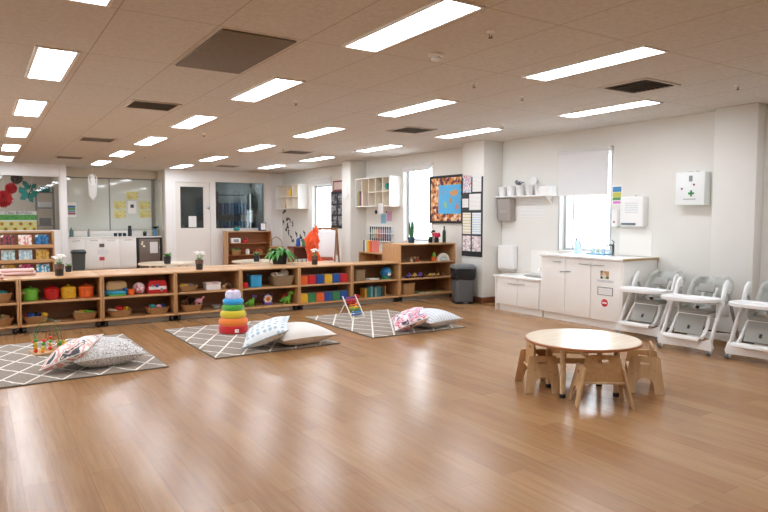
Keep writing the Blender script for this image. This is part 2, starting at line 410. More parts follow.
# far wall, right: door and office window
DX0, DX1, DH = 4.39, 5.43, 2.42
w = MB().span((4.19, DX0), (17.1, 17.25), (0, CEIL)).span((DX0, DX1), (17.1, 17.25), (DH, CEIL)).span((DX1, 5.50), (17.1, 17.25), (0, CEIL))
w.span((5.50, 6.98), (17.1, 17.25), (0, 1.09)).span((5.50, 6.98), (17.1, 17.25), (2.43, CEIL)).span((6.98, XR), (17.1, 17.25), (0, CEIL))
w.span((7.12, XR), (16.95, 17.1), (0, CEIL)); st('wall_back', w, WHITE)
r = bpy.data.objects.new('door_1', None); COL.objects.link(r); r.location = (DX0, 17.1, 0); r['kind'] = 'structure'
MB().span((-.03, .05), (-.015, .15), (0, DH)).span((.99, 1.07), (-.015, .15), (0, DH)).span((.05, .99), (-.014, .15), (DH-.05, DH)).build('door_frame', WHITE, r)
lf = MB().plate([(.055, .01), (.985, .01), (.985, 2.365), (.055, 2.365)], .045, [[(.19, 1.14), (.81, 1.14), (.81, 2.25), (.19, 2.25)]], Matrix.Translation((0, .045, 0))); lf.build('door_leaf', DOORW, r)
MB().span((.185, .815), (.04, .05), (1.135, 2.255)).build('pane', DGLASS, r)
MB().box((.95, .018, 1.68), (.05, .012, .06), .004).cyl((.95, .02, 1.68), (.95, -.03, 1.68), .012).cyl((.95, -.03, 1.68), (.86, -.03, 1.68), .009).build('door_handle', STEEL, r)
r = bpy.data.objects.new('window_6', None); COL.objects.link(r); r.location = (5.50, 17.1, 1.09); r['kind'] = 'structure'
MB().span((0, 1.48), (-.01, .15), (0, .035)).span((0, 1.48), (-.01, .15), (1.31, 1.34)).span((0, .03), (-.01, .15), (.035, 1.31)).span((1.45, 1.48), (-.01, .15), (.035, 1.31)).build('window_frame', WHITE, r)
MB().span((.03, 1.45), (.06, .07), (.03, 1.32)).build('pane', DGLASS, r)
OFFW = M('office_wall', '#b9bdbb', .8)
st('wall_office', MB().span((4.25, XR), (19.4, 19.5), (0, CEIL)).span((4.25, 4.3), (17.25, 19.4), (0, CEIL)).span((XR-.05, XR), (17.25, 19.4), (0, CEIL)), OFFW)
st('trim_1', MB().span((4.19, XR), (17.085, 17.1), (0, .1), .003), WHITE)

# ------------------------------------------------------------------ ceiling fittings
LIGHT = emis('light_diffuser', '#eef5ff', 16.5)
LFR = M('light_frame', '#f2f0ec', .5)
root = None
ROWS = [('leftmost row', .56, 3.55, 2.49), ('second row from the left', 2.47, 3.55, 2.495), ('row over the tall toy shelf', 4.33, 3.55, 2.495), ('row nearest the window wall', 6.24, 4.85, 2.50)]
for ri, (rn, x, ys, p) in enumerate(ROWS):
    for k in range(-1, 6):
        y = ys+p*k
        if y > 16.9 or y < YN+.7: continue
        vis = k >= 0
        if not vis: lab, g = 'flat white ceiling light panel behind the photographer', 'ceiling light panels behind the photographer'  # rows carried on out of view, panels added for the lighting
        else: lab, g = 'white ceiling light, %s from the camera in the %s' % (ORD[k], rn), 'recessed ceiling light panels'
        if root is None:
            root = thing('ceiling_light', lab, 'light', (x, y, CEIL), 0, g)
            MB().span((-.155, -.13), (-.62, .62), (-.012, 0)).span((.13, .155), (-.62, .62), (-.012, 0)).span((-.13, .13), (-.62, -.6), (-.012, 0)).span((-.13, .13), (.6, .62), (-.012, 0)).build('light_frame', LFR, root)
            MB().span((-.13, .13), (-.6, .6), (-.008, -.001)).build('diffuser', LIGHT, root)
        else: clone(root, lab, (x, y, CEIL), 0, g)
for x, y, lab in ((-1.35, 6.07, 0), (-1.35, 8.59, 0), (-3.2, 8.59, 0), (-1.35, 11.1, 0), (-1.35, 13.6, 0)):  # unseen panels left of the view, added for their light
    clone(root, 'flat white ceiling light panel off to the left of the picture', (x, y, CEIL), 0, 'ceiling light panels off to the left')
clone(root, 'white ceiling light inside the glazed room with the red paper balls', (.3, 18.6, CEIL))  # unseen panel added to light the glazed room
clone(root, 'white ceiling light inside the dark office behind the door', (6.9, 18.3, CEIL))  # unseen panel added so the office looks less dark
VENTF = M('vent_frame', '#cfc6ba', .6); VENTB = M('vent_dark', '#37312b', .8)
vr = None
VL = [(5.42, 3.85, 'square slatted ceiling vent nearest the highchairs'), (1.72, 7.55, 'slatted ceiling vent over the patterned rug with the bead toy'), (5.35, 7.55, 'slatted ceiling vent in front of the tall toy shelf'),
      (1.70, 11.3, 'slatted ceiling vent, second one back above the toy shelves'), (5.28, 11.3, 'small slatted ceiling vent out from the white cube shelf'), (1.70, 15.0, 'slatted ceiling vent nearest the white kitchenette recess'), (5.25, 15.3, 'slatted ceiling vent nearest the white door')]
for x, y, lab in VL:
    if vr is None:
        vr = thing('ceiling_vent', lab, 'vent', (x, y, CEIL), 0, 'slatted ceiling vents')
        MB().span((-.27, -.235), (-.27, .27), (-.012, 0), .003).span((.235, .27), (-.27, .27), (-.012, 0), .003).span((-.235, .235), (-.27, -.235), (-.012, 0), .003).span((-.235, .235), (.235, .27), (-.012, 0), .003).build('vent_frame', VENTF, vr)
        MB().span((-.235, .235), (-.235, .235), (-.004, -.001)).build('backing', VENTB, vr)
        b = MB()
        for i in range(9): b.box((0, -.2+.05*i, -.009), (.46, .026, .004), 0, (math.radians(28), 0, 0))
        b.build('grille', M('vent_slats', '#8a8178', .6), vr)
    else: clone(vr, lab, (x, y, CEIL), 0, 'slatted ceiling vents')
one('ceiling_panel', MB().span((-.275, .275), (-.60, .60), (-.014, -.001), .004), M('charcoal_acoustic', '#857c73', .95, var=(30, .08)), 'dark charcoal panel set into the tiled ceiling', 'ceiling panel', (1.71, 4.84, CEIL))
t = thing('smoke_detector', 'round white smoke detector beside the nearest ceiling light', 'smoke detector', (3.05, 3.98, CEIL))
MB().lathe([(0, 0), (.06, 0), (.06, -.018), (.05, -.024), (0, -.024)]).build('base', PLASTIC, t)
MB().lathe([(.036, -.024), (.042, -.034), (.036, -.05), (.02, -.056), (0, -.056)]).build('sensor_head', PLASTIC, t)
MB().lathe([(.037, -.038), (.0435, -.036), (.037, -.03)]).build('sensor_slot', DARKG, t)
sr = None
SPR = [(3.0, 3.3, 'sprinkler head nearest the camera, beyond the smoke detector'), (4.0, 4.62, 'sprinkler head between the two nearest ceiling light rows'), (6.17, 3.3, 'sprinkler head above the highchairs'), (4.85, 4.84, 'sprinkler head left of the square vent near the highchairs'),
       (2.98, 6.4, 'sprinkler head over the rug with the ring stacker'), (6.13, 6.47, 'sprinkler head out from the roller blind window'), (2.95, 9.64, 'sprinkler head above the low shelf with the white flower pot'), (6.08, 9.56, 'sprinkler head above the tall toy shelf'), (4.77, 10.8, 'sprinkler head past the tall toy shelf in mid ceiling'), (2.98, 13.8, 'sprinkler head closest to the white door')]
for x, y, lab in SPR:
    if sr is None:
        sr = thing('sprinkler_head', lab, 'sprinkler', (x, y, CEIL), 0, 'ceiling sprinkler heads')
        MB().lathe([(0, 0), (.03, 0), (.028, -.006), (.012, -.008), (.01, -.02), (0, -.02)], n=16).build('cover_plate', PLASTIC, sr)
        MB().tube([(-.009, 0, -.018), (-.014, 0, -.03), (0, 0, -.044)], .0025, 6).tube([(.009, 0, -.018), (.014, 0, -.03), (0, 0, -.044)], .0025, 6).cyl((0, 0, -.044), (0, 0, -.047), .016).build('deflector', M('dark_brass', '#6b5a48', .4, .8), sr)
    else: clone(sr, lab, (x, y, CEIL), 0, 'ceiling sprinkler heads')

# ------------------------------------------------------------------ rugs, cushions, floor toys
def rug_material():
    m = M('lattice_rug', '#a89c8c', .95, sheen=.2); N, L, b = nodes(m)
    tc = N.new('ShaderNodeTexCoord'); sp = N.new('ShaderNodeSeparateXYZ'); L.new(tc.outputs['Object'], sp.inputs[0])
    n = N.new('ShaderNodeTexNoise'); n.inputs['Scale'].default_value = 7; n.inputs['Detail'].default_value = 2; L.new(tc.outputs['Object'], n.inputs['Vector'])
    wob = mth(N, L, 'MULTIPLY_ADD', n.outputs['Fac'], .10, -.05)
    px = mth(N, L, 'ADD', mth(N, L, 'DIVIDE', sp.outputs[0], .30), wob); py = mth(N, L, 'ADD', mth(N, L, 'DIVIDE', sp.outputs[1], .50), wob)
    def ln(v):
        f = mth(N, L, 'FRACT', v); return mth(N, L, 'LESS_THAN', mth(N, L, 'ABSOLUTE', mth(N, L, 'SUBTRACT', f, .5)), .04)
    l = mth(N, L, 'MAXIMUM', ln(mth(N, L, 'ADD', px, py)), ln(mth(N, L, 'SUBTRACT', px, py)))
    n2 = N.new('ShaderNodeTexNoise'); n2.inputs['Scale'].default_value = 120; L.new(tc.outputs['Object'], n2.inputs['Vector'])
    r = N.new('ShaderNodeValToRGB'); r.color_ramp.elements[0].position = .35; r.color_ramp.elements[1].position = .65
    r.color_ramp.elements[0].color = lin('#78685a'); r.color_ramp.elements[1].color = lin('#9f8f7e'); L.new(n2.outputs['Fac'], r.inputs['Fac'])
    L.new(mixc(N, L, l, r.outputs['Color'], lin('#efe9de')), b.inputs['Base Color'])
    bp = N.new('ShaderNodeBump'); bp.inputs['Strength'].default_value = .5; bp.inputs['Distance'].default_value = .006
    L.new(n2.outputs['Fac'], bp.inputs['Height']); L.new(bp.outputs['Normal'], b.inputs['Normal'])
    return m
RUG = rug_material(); RUGE = M('rug_edge', '#6f675c', .95)
def rug(x, y, rz, sx, sy, lab):
    t = thing('patterned_rug', lab, 'rug', (x, y, 0), rz)
    MB().box((0, 0, .007), (sx-.02, sy-.02, .012), .004).build('pile', RUG, t)
    MB().span((-sx/2, sx/2), (-sy/2, -sy/2+.012), (.001, .011), .003).span((-sx/2, sx/2), (sy/2-.012, sy/2), (.001, .011), .003).span((-sx/2, -sx/2+.012), (-sy/2, sy/2), (.001, .011), .003).span((sx/2-.012, sx/2), (-sy/2, sy/2), (.001, .011), .003).build('binding', RUGE, t)
rug(.72, 7.06, math.radians(1), 1.50, 2.02, 'grey lattice rug under the wire bead maze')
rug(2.67, 7.15, math.radians(1), 1.44, 1.96, 'grey lattice rug under the rainbow ring stacker')
rug(4.585, 7.16, math.radians(0), 1.42, 1.86, 'grey lattice rug under the bead abacus frame')
def pillow(lab, mat, c, size, thick, rot, seam='#dedbd6'):
    """c = centre, rot = 3x3 rotation"""
    t = bpy.data.objects.new('floor_cushion', None); COL.objects.link(t); t.location = c; t.rotation_euler = rot.to_euler(); tag(t, lab, 'cushion')
    h = size/2
    def side(sg):
        def f(u, v):
            a, b = u*2-1, v*2-1
            x = h*a*(1-.09*(1-b*b)); y = h*b*(1-.09*(1-a*a))
            z = max(0, (1-abs(a)**2.6)*(1-abs(b)**2.6))**.62*thick/2
            z += .006*math.sin(a*9+b*4)*(1-abs(a))*(abs(b))
            return (x, y, sg*(z+.004))
        return f
    MB().grid(side(1), 22, 22).grid(side(-1), 22, 22).build('cover', mat, t, angle=80)
    pts = []
    for k in range(48):
        s_, e = divmod(k, 12); q = -1+2*e/12
        a, b = ((q, -1), (1, q), (-q, 1), (-1, -q))[s_]
        pts.append((h*a*(1-.09*(1-b*b)), h*b*(1-.09*(1-a*a)), 0))
    MB().tube(pts, .006, 6, True).build('piping', M('piping_'+seam, seam, .85), t)
    return t
def basis(e1, e2):
    e1 = Vector(e1).normalized(); e2 = Vector(e2); e2 = (e2-e1*e2.dot(e1)).normalized(); e3 = e1.cross(e2)
    return Matrix((e1, e2, e3)).transposed()
RT = Vector((.84, -.5427, 0)); FW = Vector((.5427, .84, 0))
FLORAL = blotch('floral_cushion', ['#f1e9e4', '#f1e9e4', '#e8a49a', '#f4ece6', '#55585f', '#e9c7bd', '#f4eee9'], 5, .9, sheen=.3)
PINKF = blotch('pink_floral_cushion', ['#5c4a5f', '#f0dbe1', '#f6ecee', '#d8687c', '#ecc3d0', '#8a7d9b', '#f3e7ea'], 9, .9, sheen=.3)
SPECK = blotch('speckled_cushion', ['#c9c6c2', '#efedea', '#9b9691', '#f1efec', '#b5b1ac', '#eeece9'], 26, .9, sheen=.3)
DOTC = dots('blue_dot_cushion', '#e9eef0', '#a9bfcb', 15, .30)
IVORY = M('ivory_cushion', '#e8e2da', .9, sheen=.3, bump=(140, .2), var=(5, .02))
GREYC = bands('grey_line_cushion', ('#e4e6e8', '#c3c9ce'), 0, .05, .9, .62, .03)
# flat ones
pillow('grey speckled cushion lying flat on the rug by the bead maze', SPECK, (.98, 6.52, .125), .64, .25, basis((.68, .07, 0), FW))
pillow('plain ivory cushion lying on the rug by the ring stacker', IVORY, (3.0, 6.46, .115), .68, .22, basis((.78, .04, 0), FW), '#b9a183')
pillow('pale grey lined cushion on the rug by the abacus', GREYC, (4.93, 6.53, .115), .61, .23, basis((.76, .14, 0), FW), '#c9ccd0')
def leaning(lab, mat, px, py, ang, size, thick, yawd=0, lift=0, seam='#dedbd6'):
    R_ = Matrix.Rotation(math.radians(yawd), 3, 'Z'); a = math.radians(ang)
    e1 = (R_ @ RT)*math.cos(a)+Vector((0, 0, math.sin(a))); e2 = (R_ @ FW)*math.cos(.16)+Vector((0, 0, math.sin(.16)))
    P0 = Vector((px, py, .045+lift)); c = P0+e1*size/2+e2*size/2
    return pillow(lab, mat, c, size, thick, basis(e1, e2), seam)
leaning('floral pink and white cushion propped on the speckled cushion', FLORAL, .41, 6.33, 23, .46, .18, 4)
leaning('blue dotted white cushion propped on the ivory cushion', DOTC, 2.28, 6.30, 21, .52, .20, 4, 0, '#b9cdd4')
leaning('pink flowered cushion propped on the pale grey lined cushion', PINKF, 4.22, 6.30, 21, .45, .19, 4)

# ring stacker
t = thing('ring_stacker', 'giant soft rainbow ring stacker standing on the middle rug', 'stacking toy', (2.61, 7.45, .014), math.radians(-20)); t.scale = (.94, .94, .94)
def ring(r, z0, z1, mat):
    h = (z1-z0)/2; p = [(0, z0+.004)]
    for k in range(9):
        a = -PI/2+PI*k/8; p.append((r-h*.85+h*.85*math.cos(a), (z0+z1)/2+h*math.sin(a)))
    p.append((0, z1-.004)); return MB().lathe(p, n=32).build('ring', mat, t)
PL = lambda c: M('plush_'+c, c, .9, sheen=.4, bump=(200, .2))
MB().lathe([(0, 0), (.175, 0), (.188, .012), (.19, .05), (.186, .088), (.17, .1), (0, .1)], n=32).build('base', PL('#c8181c'), t)
MB().box((.045, -.188, .045), (.05, .006, .045), .002).build('label_patch', M('white_patch', '#f0eeea', .8), t)
ring(.19, .09, .195, PL('#ef7f2a')); ring(.168, .185, .295, PL('#d9c22c')); ring(.142, .285, .375, PL('#4ea53a')); ring(.135, .365, .445, PL('#2f9fd8'))
MB().lathe([(0, .435), (.085, .437), (.1, .455), (.102, .50), (.088, .538), (.06, .55), (0, .552)], n=28).build('top_piece', blotch('plush_lilac', ['#cfc9e6', '#d6d0ea', '#e6e1f2', '#cfc9e6'], 18, .9, sheen=.4), t)
MB().ball((.0, 0, .552), (.024, .024, .014)).build('top_button', PL('#d3232b'), t)

# abacus
t = thing('abacus', 'white framed abacus of coloured beads leaning on the far rug', 'abacus', (4.41, 7.47, .0145), math.radians(12)); t.scale = (1, 1, .9)
lean = .22
def apt(x, s): return (x, .20*s, .33*s+.008)
WPOST = M('white_wood', '#efe8dc', .5)
for x in (-.12, .12):
    MB().tube([apt(x, 0), apt(x*.98, 1.03)], .0095, 8).build('post', WPOST, t)
    MB().tube([apt(x*.99, .72), (x*.99, .30, .008)], .007, 8).build('back_leg', WPOST, t)
for k, c in enumerate(('#7a3f9a', '#d6296b', '#d9241f', '#ef7d22', '#e8c52b', '#57a63b', '#3d9fd0', '#2b67b5')):
    s = .93-.105*k; z = MB().tube([apt(-.12, s), apt(.12, s)], .0025, 6).build('rod', STEEL, t)
    b = MB()
    for i in range(9):
        p = apt(-.095+.019*i+(.02 if k % 3 else .038), s); b.ball(p, (.0095, .0145, .0145), 8)
    b.build('bead_row', M('bead_'+c, c, .3), z)
MB().tube([apt(-.12, .02), apt(.12, .02)], .007, 8).build('bottom_bar', WPOST, t)

# bead maze
t = thing('bead_maze', 'wooden bead maze with looping wires and painted beads on the rug', 'bead maze', (.60, 7.36, .014), math.radians(10))
MB().box((0, 0, .012), (.34, .28, .024), .008).build('base', MAPLE, t)
WIRES = [('#2f7f4f', [(-.15, -.06, .02), (-.15, -.06, .24), (-.02, -.06, .33), (.06, -.04, .2), (.10, -.02, .02)]),
         ('#2f7f4f', [(-.12, .06, .02), (-.14, .08, .2), (0, .1, .38), (.13, .08, .24), (.14, .06, .02)]),
         ('#a5683a', [(.0, .0, .02), (.02, .02, .26), (.09, .03, .32), (.14, .03, .2), (.15, .0, .02)]),
         ('#a5683a', [(-.05, .1, .02), (.0, .11, .22), (.1, .11, .26), (.12, .11, .02)]),
         ('#c0392b', [(-.10, -.1, .02), (-.08, -.1, .16), (.0, -.1, .06), (.08, -.1, .18), (.13, -.1, .02)])]
bc = ['#e8402a', '#f0a024', '#d9c23a', '#4a9a3f', '#e8402a', '#f0c33c', '#76b843']
for wi, (c, pts) in enumerate(WIRES):
    wo = MB().tube(pts, .0035, 6, smooth=3).build('wire', M('wire_'+c, c, .35), t)
    P0, P1 = Vector(pts[0]), Vector(pts[1])
    for i in range(3 if wi % 2 else 4):
        q = P0+(P1-P0).normalized()*(.022+.036*i)
        MB().ball(q, (.021, .021, .018), 10).build('bead', M('bead_'+bc[(i+wi*2) % 7], bc[(i+wi*2) % 7], .35), wo)
    P0, P1 = Vector(pts[-1]), Vector(pts[-2])
    for i in range(2):
        q = P0+(P1-P0).normalized()*(.022+.04*i)
        MB().box(q, (.036, .036, .034), .006).build('bead', M('bead_'+bc[(i+wi*3+2) % 7], bc[(i+wi*3+2) % 7], .35), wo)

# ------------------------------------------------------------------ toddler table and chairs
t = thing('round_table', 'low round maple topped toddler table with the small wooden chairs around it', 'table', (4.12, 3.39, 0), math.radians(8)); t.scale = (1, 1, 1.03)
TT = wood('table_laminate', '#ead9c0', '#e2cdaf', 0, .2)
MB().cyl((0, 0, .407), (0, 0, .43), .452, n=72, bev=.004).build('tabletop', TT, t)
MB().lathe([(.4525, .409), (.459, .413), (.459, .425), (.4525, .429), (.448, .419), (.4525, .409)], n=72).build('edge_band', M('red_brown_edge', '#a5683f', .45), t)
MB().lathe([(.27, .37), (.285, .37), (.285, .407), (.27, .407), (.27, .37)], n=40).build('apron', PLYE, t)
for k in range(4):
    a = (0, math.radians(110), PI, math.radians(290))[k]; lg = MB().cyl((.27*math.cos(a), .27*math.sin(a), .03), (.27*math.cos(a), .27*math.sin(a), .41), .021, .024, 14).build('leg', PLYE, t)
    MB().cyl((.27*math.cos(a), .27*math.sin(a), 0), (.27*math.cos(a), .27*math.sin(a), .032), .025, n=14, bev=.003).build('foot', BLACK, lg)
def rounded(pts, r, n=5):
    out = []
    for i, p in enumerate(pts):
        p = Vector(p+(0,)) if len(p) == 2 else Vector(p); a = Vector(tuple(pts[i-1])+(0,)); c = Vector(tuple(pts[(i+1) % len(pts)])+(0,))
        d1 = (a-p).normalized(); d2 = (c-p).normalized(); rr = min(r, (a-p).length*.45, (c-p).length*.45)
        for k in range(n+1):
            q = k/n; b = (p+d1*rr)*(1-q)**2+p*2*q*(1-q)+(p+d2*rr)*q*q; out.append((b.x, b.y))
    return out
def slot(cx, cz, w, h, n=6):
    o = []
    for s, a0 in ((1, -PI/2), (-1, PI/2)):
        for k in range(n+1):
            a = a0+PI*k/n; o.append((cx+s*(w/2-h/2)+math.cos(a)*h/2, cz+math.sin(a)*h/2))
    return o
ch0 = None
def chair(lab, loc, rz):
    global ch0
    if ch0: return clone(ch0, lab, loc, rz, 'small wooden chairs around the round table')
    t = ch0 = thing('toddler_chair', lab, 'chair', loc, rz, 'small wooden chairs around the round table')
    arch = [(-.075, 0)]+[(-.068*math.cos(PI*k/10), .055+.075*math.sin(PI*k/10)) for k in range(11)]+[(.075, 0)]
    side = [(-.15, 0)]+arch+[(.15, 0)]+rounded([(.15, 0), (.118, .30), (-.112, .30), (-.15, 0)], .02)[6:18]
    for sg in (-1, 1):
        mt = Matrix.Translation((0, sg*.205, 0)) @ Matrix.Rotation(sg*math.radians(12), 4, 'X')
        MB().plate(side, .016, [slot(0, .245, .075, .02)], mt, .003).build('side_panel', PLY, t)
    back = rounded([(-.155, .165), (.155, .165), (.130, .385), (-.130, .385)], .05)
    mt = Matrix.Translation((-.075, 0, 0)) @ Matrix.Rotation(PI/2, 4, 'Z') @ Matrix.Translation((0, 0, 0))
    MB().plate(back, .016, [slot(0, .34, .085, .024)], mt @ Matrix.Rotation(math.radians(3), 4, 'X'), .003).build('backrest', wood('birch_back', '#c9a274', '#bb9263', 0, .42), t)
    MB().plate(rounded([(-.085, -.172), (.13, -.172), (.13, .172), (-.085, .172)], .03), .016, (), Matrix.Translation((0, 0, .175)) @ Matrix.Rotation(PI/2, 4, 'X'), .003).build('seat', PLYE, t)
    MB().span((.085, .10), (-.176, .176), (.125, .165), .003).build('front_rail', PLYE, t)
    for sg in (-1, 1):
        b = MB()
        for x, z in ((-.07, .19), (.06, .175), (.1, .15)): b.cyl((x, sg*(.205-.2126*z-.006), z), (x, sg*(.205-.2126*z+.012), z), .006, n=10)
        b.build('dowel_caps', M('dowel', '#b78850', .5), t)
    return t
chair('small wooden chair seen from behind at the near side of the round table', (3.985, 3.10, 0), math.radians(54))
chair('small wooden chair on the bin side of the round table, side panel facing out', (3.925, 3.69, 0), math.radians(-33))
chair('small wooden chair between the round table and the highchairs', (4.665, 3.20, 0), math.radians(129))
chair('small wooden chair mostly hidden behind the round table', (4.45, 3.84, 0), math.radians(234))

# ------------------------------------------------------------------ highchairs
PADM = M('grey_vinyl_pad', '#b4b5ae', .65, bump=(14, .8), var=(6, .05))
PADD = M('grey_vinyl_dark', '#a09f97', .7, var=(6, .04))
STRAP = M('white_strap', '#efeeea', .8)
HCW = M('highchair_white', '#f3f3f1', .3)
hc0 = None
def highchair(lab, loc, rz):
    global hc0
    if hc0: return clone(hc0, lab, loc, rz, 'highchairs parked along the wall')
    t = hc0 = thing('highchair', lab, 'highchair', loc, rz, 'highchairs parked along the wall'); t.scale = (1, .96, .945)
    for x, nm in ((.335, 'front_bar'), (-.33, 'rear_bar')):
        o = [(-.295, .045), (-.22, .055), (0, .062), (.22, .055), (.295, .045), (.31, .09), (.28, .19), (.2, .15), (0, .138), (-.2, .15), (-.28, .19), (-.31, .09)]
        MB().plate(o, .05, (), Matrix.Translation((x, 0, 0)) @ Matrix.Rotation(PI/2, 4, 'Z'), .008).build(nm, HCW, t)
        for sg in (-1, 1):
            wl = MB().cyl((x, sg*.275-.012, .033), (x, sg*.275+.012, .033), .033, n=20, bev=.004).cyl((x, sg*.275-.03, .033), (x, sg*.275-.016, .033), .033, n=20, bev=.004).build('wheel', M('tyre_grey', '#77797b', .5), t)
            MB().cyl((x, sg*.275-.034, .033), (x, sg*.275+.017, .033), .024, n=16, bev=.002).build('hub', HCW, wl)
    for sg in (-1, 1):
        y = sg*.272
        MB().tube([(.335, y, .10), (.22, y, .33), (.10, y*.99, .52), (.03, y*.98, .68), (.0, y*.97, .745), (-.035, y*.97, .775), (-.06, y*.97, .75), (-.06, y*.97, .69)], [.030, .030, .031, .034, .038, .038, .032, .026], 12, flat=.62, smooth=0).build('front_leg', HCW, t)
        MB().tube([(-.33, y, .10), (-.22, y, .32), (-.12, y, .52), (-.05, y*.98, .66)], [.022, .022, .022, .02], 10, flat=.7).build('rear_leg', M('highchair_grey_leg', '#b4b5b4', .35, .3), t)
        MB().box((.085, y*.985, .53), (.075, .05, .085), .014).build('height_slider', HCW, t)
    MB().box((.02, 0, .40), (.33, .36, .06), .025, seg=3).build('seat', HCW, t)
    MB().box((.03, 0, .44), (.32, .33, .05), .022, seg=3).build('seat_pad', PADD, t)
    def bk(u, v):
        a = u*2-1; z = .44+.365*v; wv = .215*(1-.30*max(0, v-.6)**2/.16)*(.94+.06*math.sin(PI*v))
        lean = -.14-.20*v; wing = .075*abs(a)**3; q = .022*math.cos(a*PI*2.0)*(1-abs(a)**4)+.022*abs(math.sin(v*PI*3))
        return (lean+wing+q, wv*a, z)
    def bk2(u, v):
        p = bk(u, v); a = u*2-1; th = .06*(1-abs(a)**6)*(1-abs(2*v-1)**8)**.5 if 0 <= v <= 1 else 0
        return (p[0]-th, p[1], p[2])
    MB().grid(bk, 20, 20).grid(bk2, 20, 20).build('backrest', PADM, t, angle=80)
    for sg in (-1, 1):
        MB().tube([(.06, sg*.175, .50), (-.1, sg*.20, .52), (-.19, sg*.215, .64), (-.26, sg*.205, .75), (-.295, sg*.14, .80)], [.035, .05, .058, .056, .035], 10, smooth=1).build('side_bolster', PADM, t)
        MB().box((-.06, sg*.215, .47), (.30, .018, .17), .012, (0, math.radians(-8), 0)).build('seat_side', HCW, t)
        MB().box((-.165, sg*.065, .60), (.012, .032, .22), .004, (0, math.radians(-33), 0)).build('shoulder_strap', STRAP, t)
        MB().tube([(-.12, sg*.12, .475), (.0, sg*.08, .48), (.07, sg*.02, .475)], .012, 8, flat=.4, smooth=1).build('waist_strap', STRAP, t)
        MB().tube([(.16, sg*.17, .40), (.215, sg*.185, .30), (.30, sg*.185, .20), (.375, sg*.18, .175)], .019, 10, smooth=2).build('footrest_arm', HCW, t)
        MB().tube([(.02, sg*.235, .56), (.12, sg*.245, .575), (.32, sg*.235, .585)], .022, 10, flat=.7).build('tray_arm', GREYP, t)
    MB().box((-.125, 0, .69), (.03, .19, .10), .012, (0, math.radians(-25), 0)).build('head_pad', PADD, t)
    MB().box((.085, 0, .485), (.03, .04, .03), .008).build('buckle', BLACK, t)
    MB().box((.13, 0, .455), (.014, .035, .11), .004, (0, math.radians(35), 0)).build('crotch_strap', STRAP, t)
    MB().box((.235, 0, .305), (.02, .31, .235), .009, (0, math.radians(-28), 0)).build('leg_rest', PADD, t)
    MB().box((.262, 0, .275), (.012, .028, .045), .004, (0, math.radians(-28), 0)).build('strap_clip', BLACK, t)
    MB().box((.375, 0, .185), (.13, .40, .026), .012, (0, math.radians(-8), 0), 3).box((.436, 0, .178), (.024, .40, .045), .01, (0, math.radians(-8), 0), 3).build('footrest', HCW, t)
    o = rounded([(-.30, .09), (.30, .09), (.322, .30), (.21, .455), (-.21, .455), (-.322, .30)], .10, 8)
    o = [(x, -z) for x, z in o]
    o2 = [(x*.90, -.275+(z+.275)*.86) for x, z in o]
    MX = Matrix.Rotation(-PI/2, 4, 'Z')
    def tr(outl, z0, z1, bev): return MB().plate(outl, z1-z0, (), MX @ Matrix.Translation((0, 0, (z0+z1)/2)) @ Matrix.Rotation(PI/2, 4, 'X') @ Matrix.Scale(-1, 4, (0, 0, 1)), bev)
    MB_ = MB()
    b = bmesh.new()
    loops = []
    for outl, z in ((o2, .575), (o, .585), (o, .615), (o2, .622), ([(x*.88, y_*.985-.0) for x, y_ in o2], .605)):
        loops.append([b.verts.new((-p[1], -p[0], z)) for p in outl])
    for A, B in zip(loops, loops[1:]):
        for i in range(len(A)): b.faces.new((A[i], A[(i+1) % len(A)], B[(i+1) % len(A)], B[i]))
    b.faces.new(loops[0]); b.faces.new(loops[-1]); MB_.take(b)
    MB_.build('tray', HCW, t, angle=50)
    return t
highchair('grey and white highchair next to the white sink cabinets', (6.90, 4.60, 0), math.radians(183))
highchair('grey and white highchair in the middle of the three', (6.64, 3.87, 0), math.radians(185))
highchair('grey and white highchair cut off by the picture edge', (6.72, 3.165, 0), math.radians(184))
# cable hanging behind the highchairs
one('power_cable', MB().tube([(7.2, 3.30, .42), (7.19, 3.40, .32), (7.19, 3.58, .2), (7.2, 3.80, .12), (7.22, 4.0, .03), (7.3, 4.25, .012)], .008, 6, smooth=2), GREYP, 'thin grey cable hanging down behind the highchairs', 'cable')

# ------------------------------------------------------------------ sink cabinets on the window wall
t = thing('sink_cabinet', 'tall white sink cabinet run under the roller blind window', 'cabinet', (6.74, 4.94, 0))
MB().span((.02, .70), (.02, 1.36), (.10, .885)).span((.06, .70), (.03, 1.35), (0, .10)).build('carcass', LAM, t)
MB().span((.0, .70), (0, .02), (0, .885), .002).build('end_panel', LAM, t)
MB().span((-.03, .71), (-.015, 1.37), (.885, .915), .004).build('worktop', M('white_worktop', '#f5f3ef', .2, coat=.3), t)
MB().span((-.031, .71), (-.018, -.014), (.886, .914)).build('worktop_edge', M('tan_edge', '#b79566', .5), t)
def bow_handle(x, y, z, L_): return MB().tube([(x, y-L_/2, z), (x-.03, y-L_/2+.01, z), (x-.03, y+L_/2-.01, z), (x, y+L_/2, z)], .006, 8, smooth=1)
for a, b_, hy in ((.025, .49, .385), (.497, .92, .575), (.927, 1.355, 1.06)):
    d = MB().span((-.0, .02), (a, b_), (.105, .88), .003).build('door', LAM, t)
    bow_handle(0, hy, .815 if a < .9 else .82, .19 if a < .9 else .12).build('handle', STEEL, d)
MB().tube([(0, .83, .70), (-.025, .835, .70), (-.025, .985, .69), (0, .99, .69)], .006, 8).build('safety_catch', STEEL, t)
one('photo_sticker', MB().box((0, 0, 0), (.002, .13, .10)), blotch('photo_print', ['#3a2a22', '#c79a6a', '#2b6f9b', '#e0d8cc', '#4f7a3a'], 22, .6, kind='cells'), 'small colour photo stuck on the sink cabinet door', 'photo', (6.738, 5.215, .695))
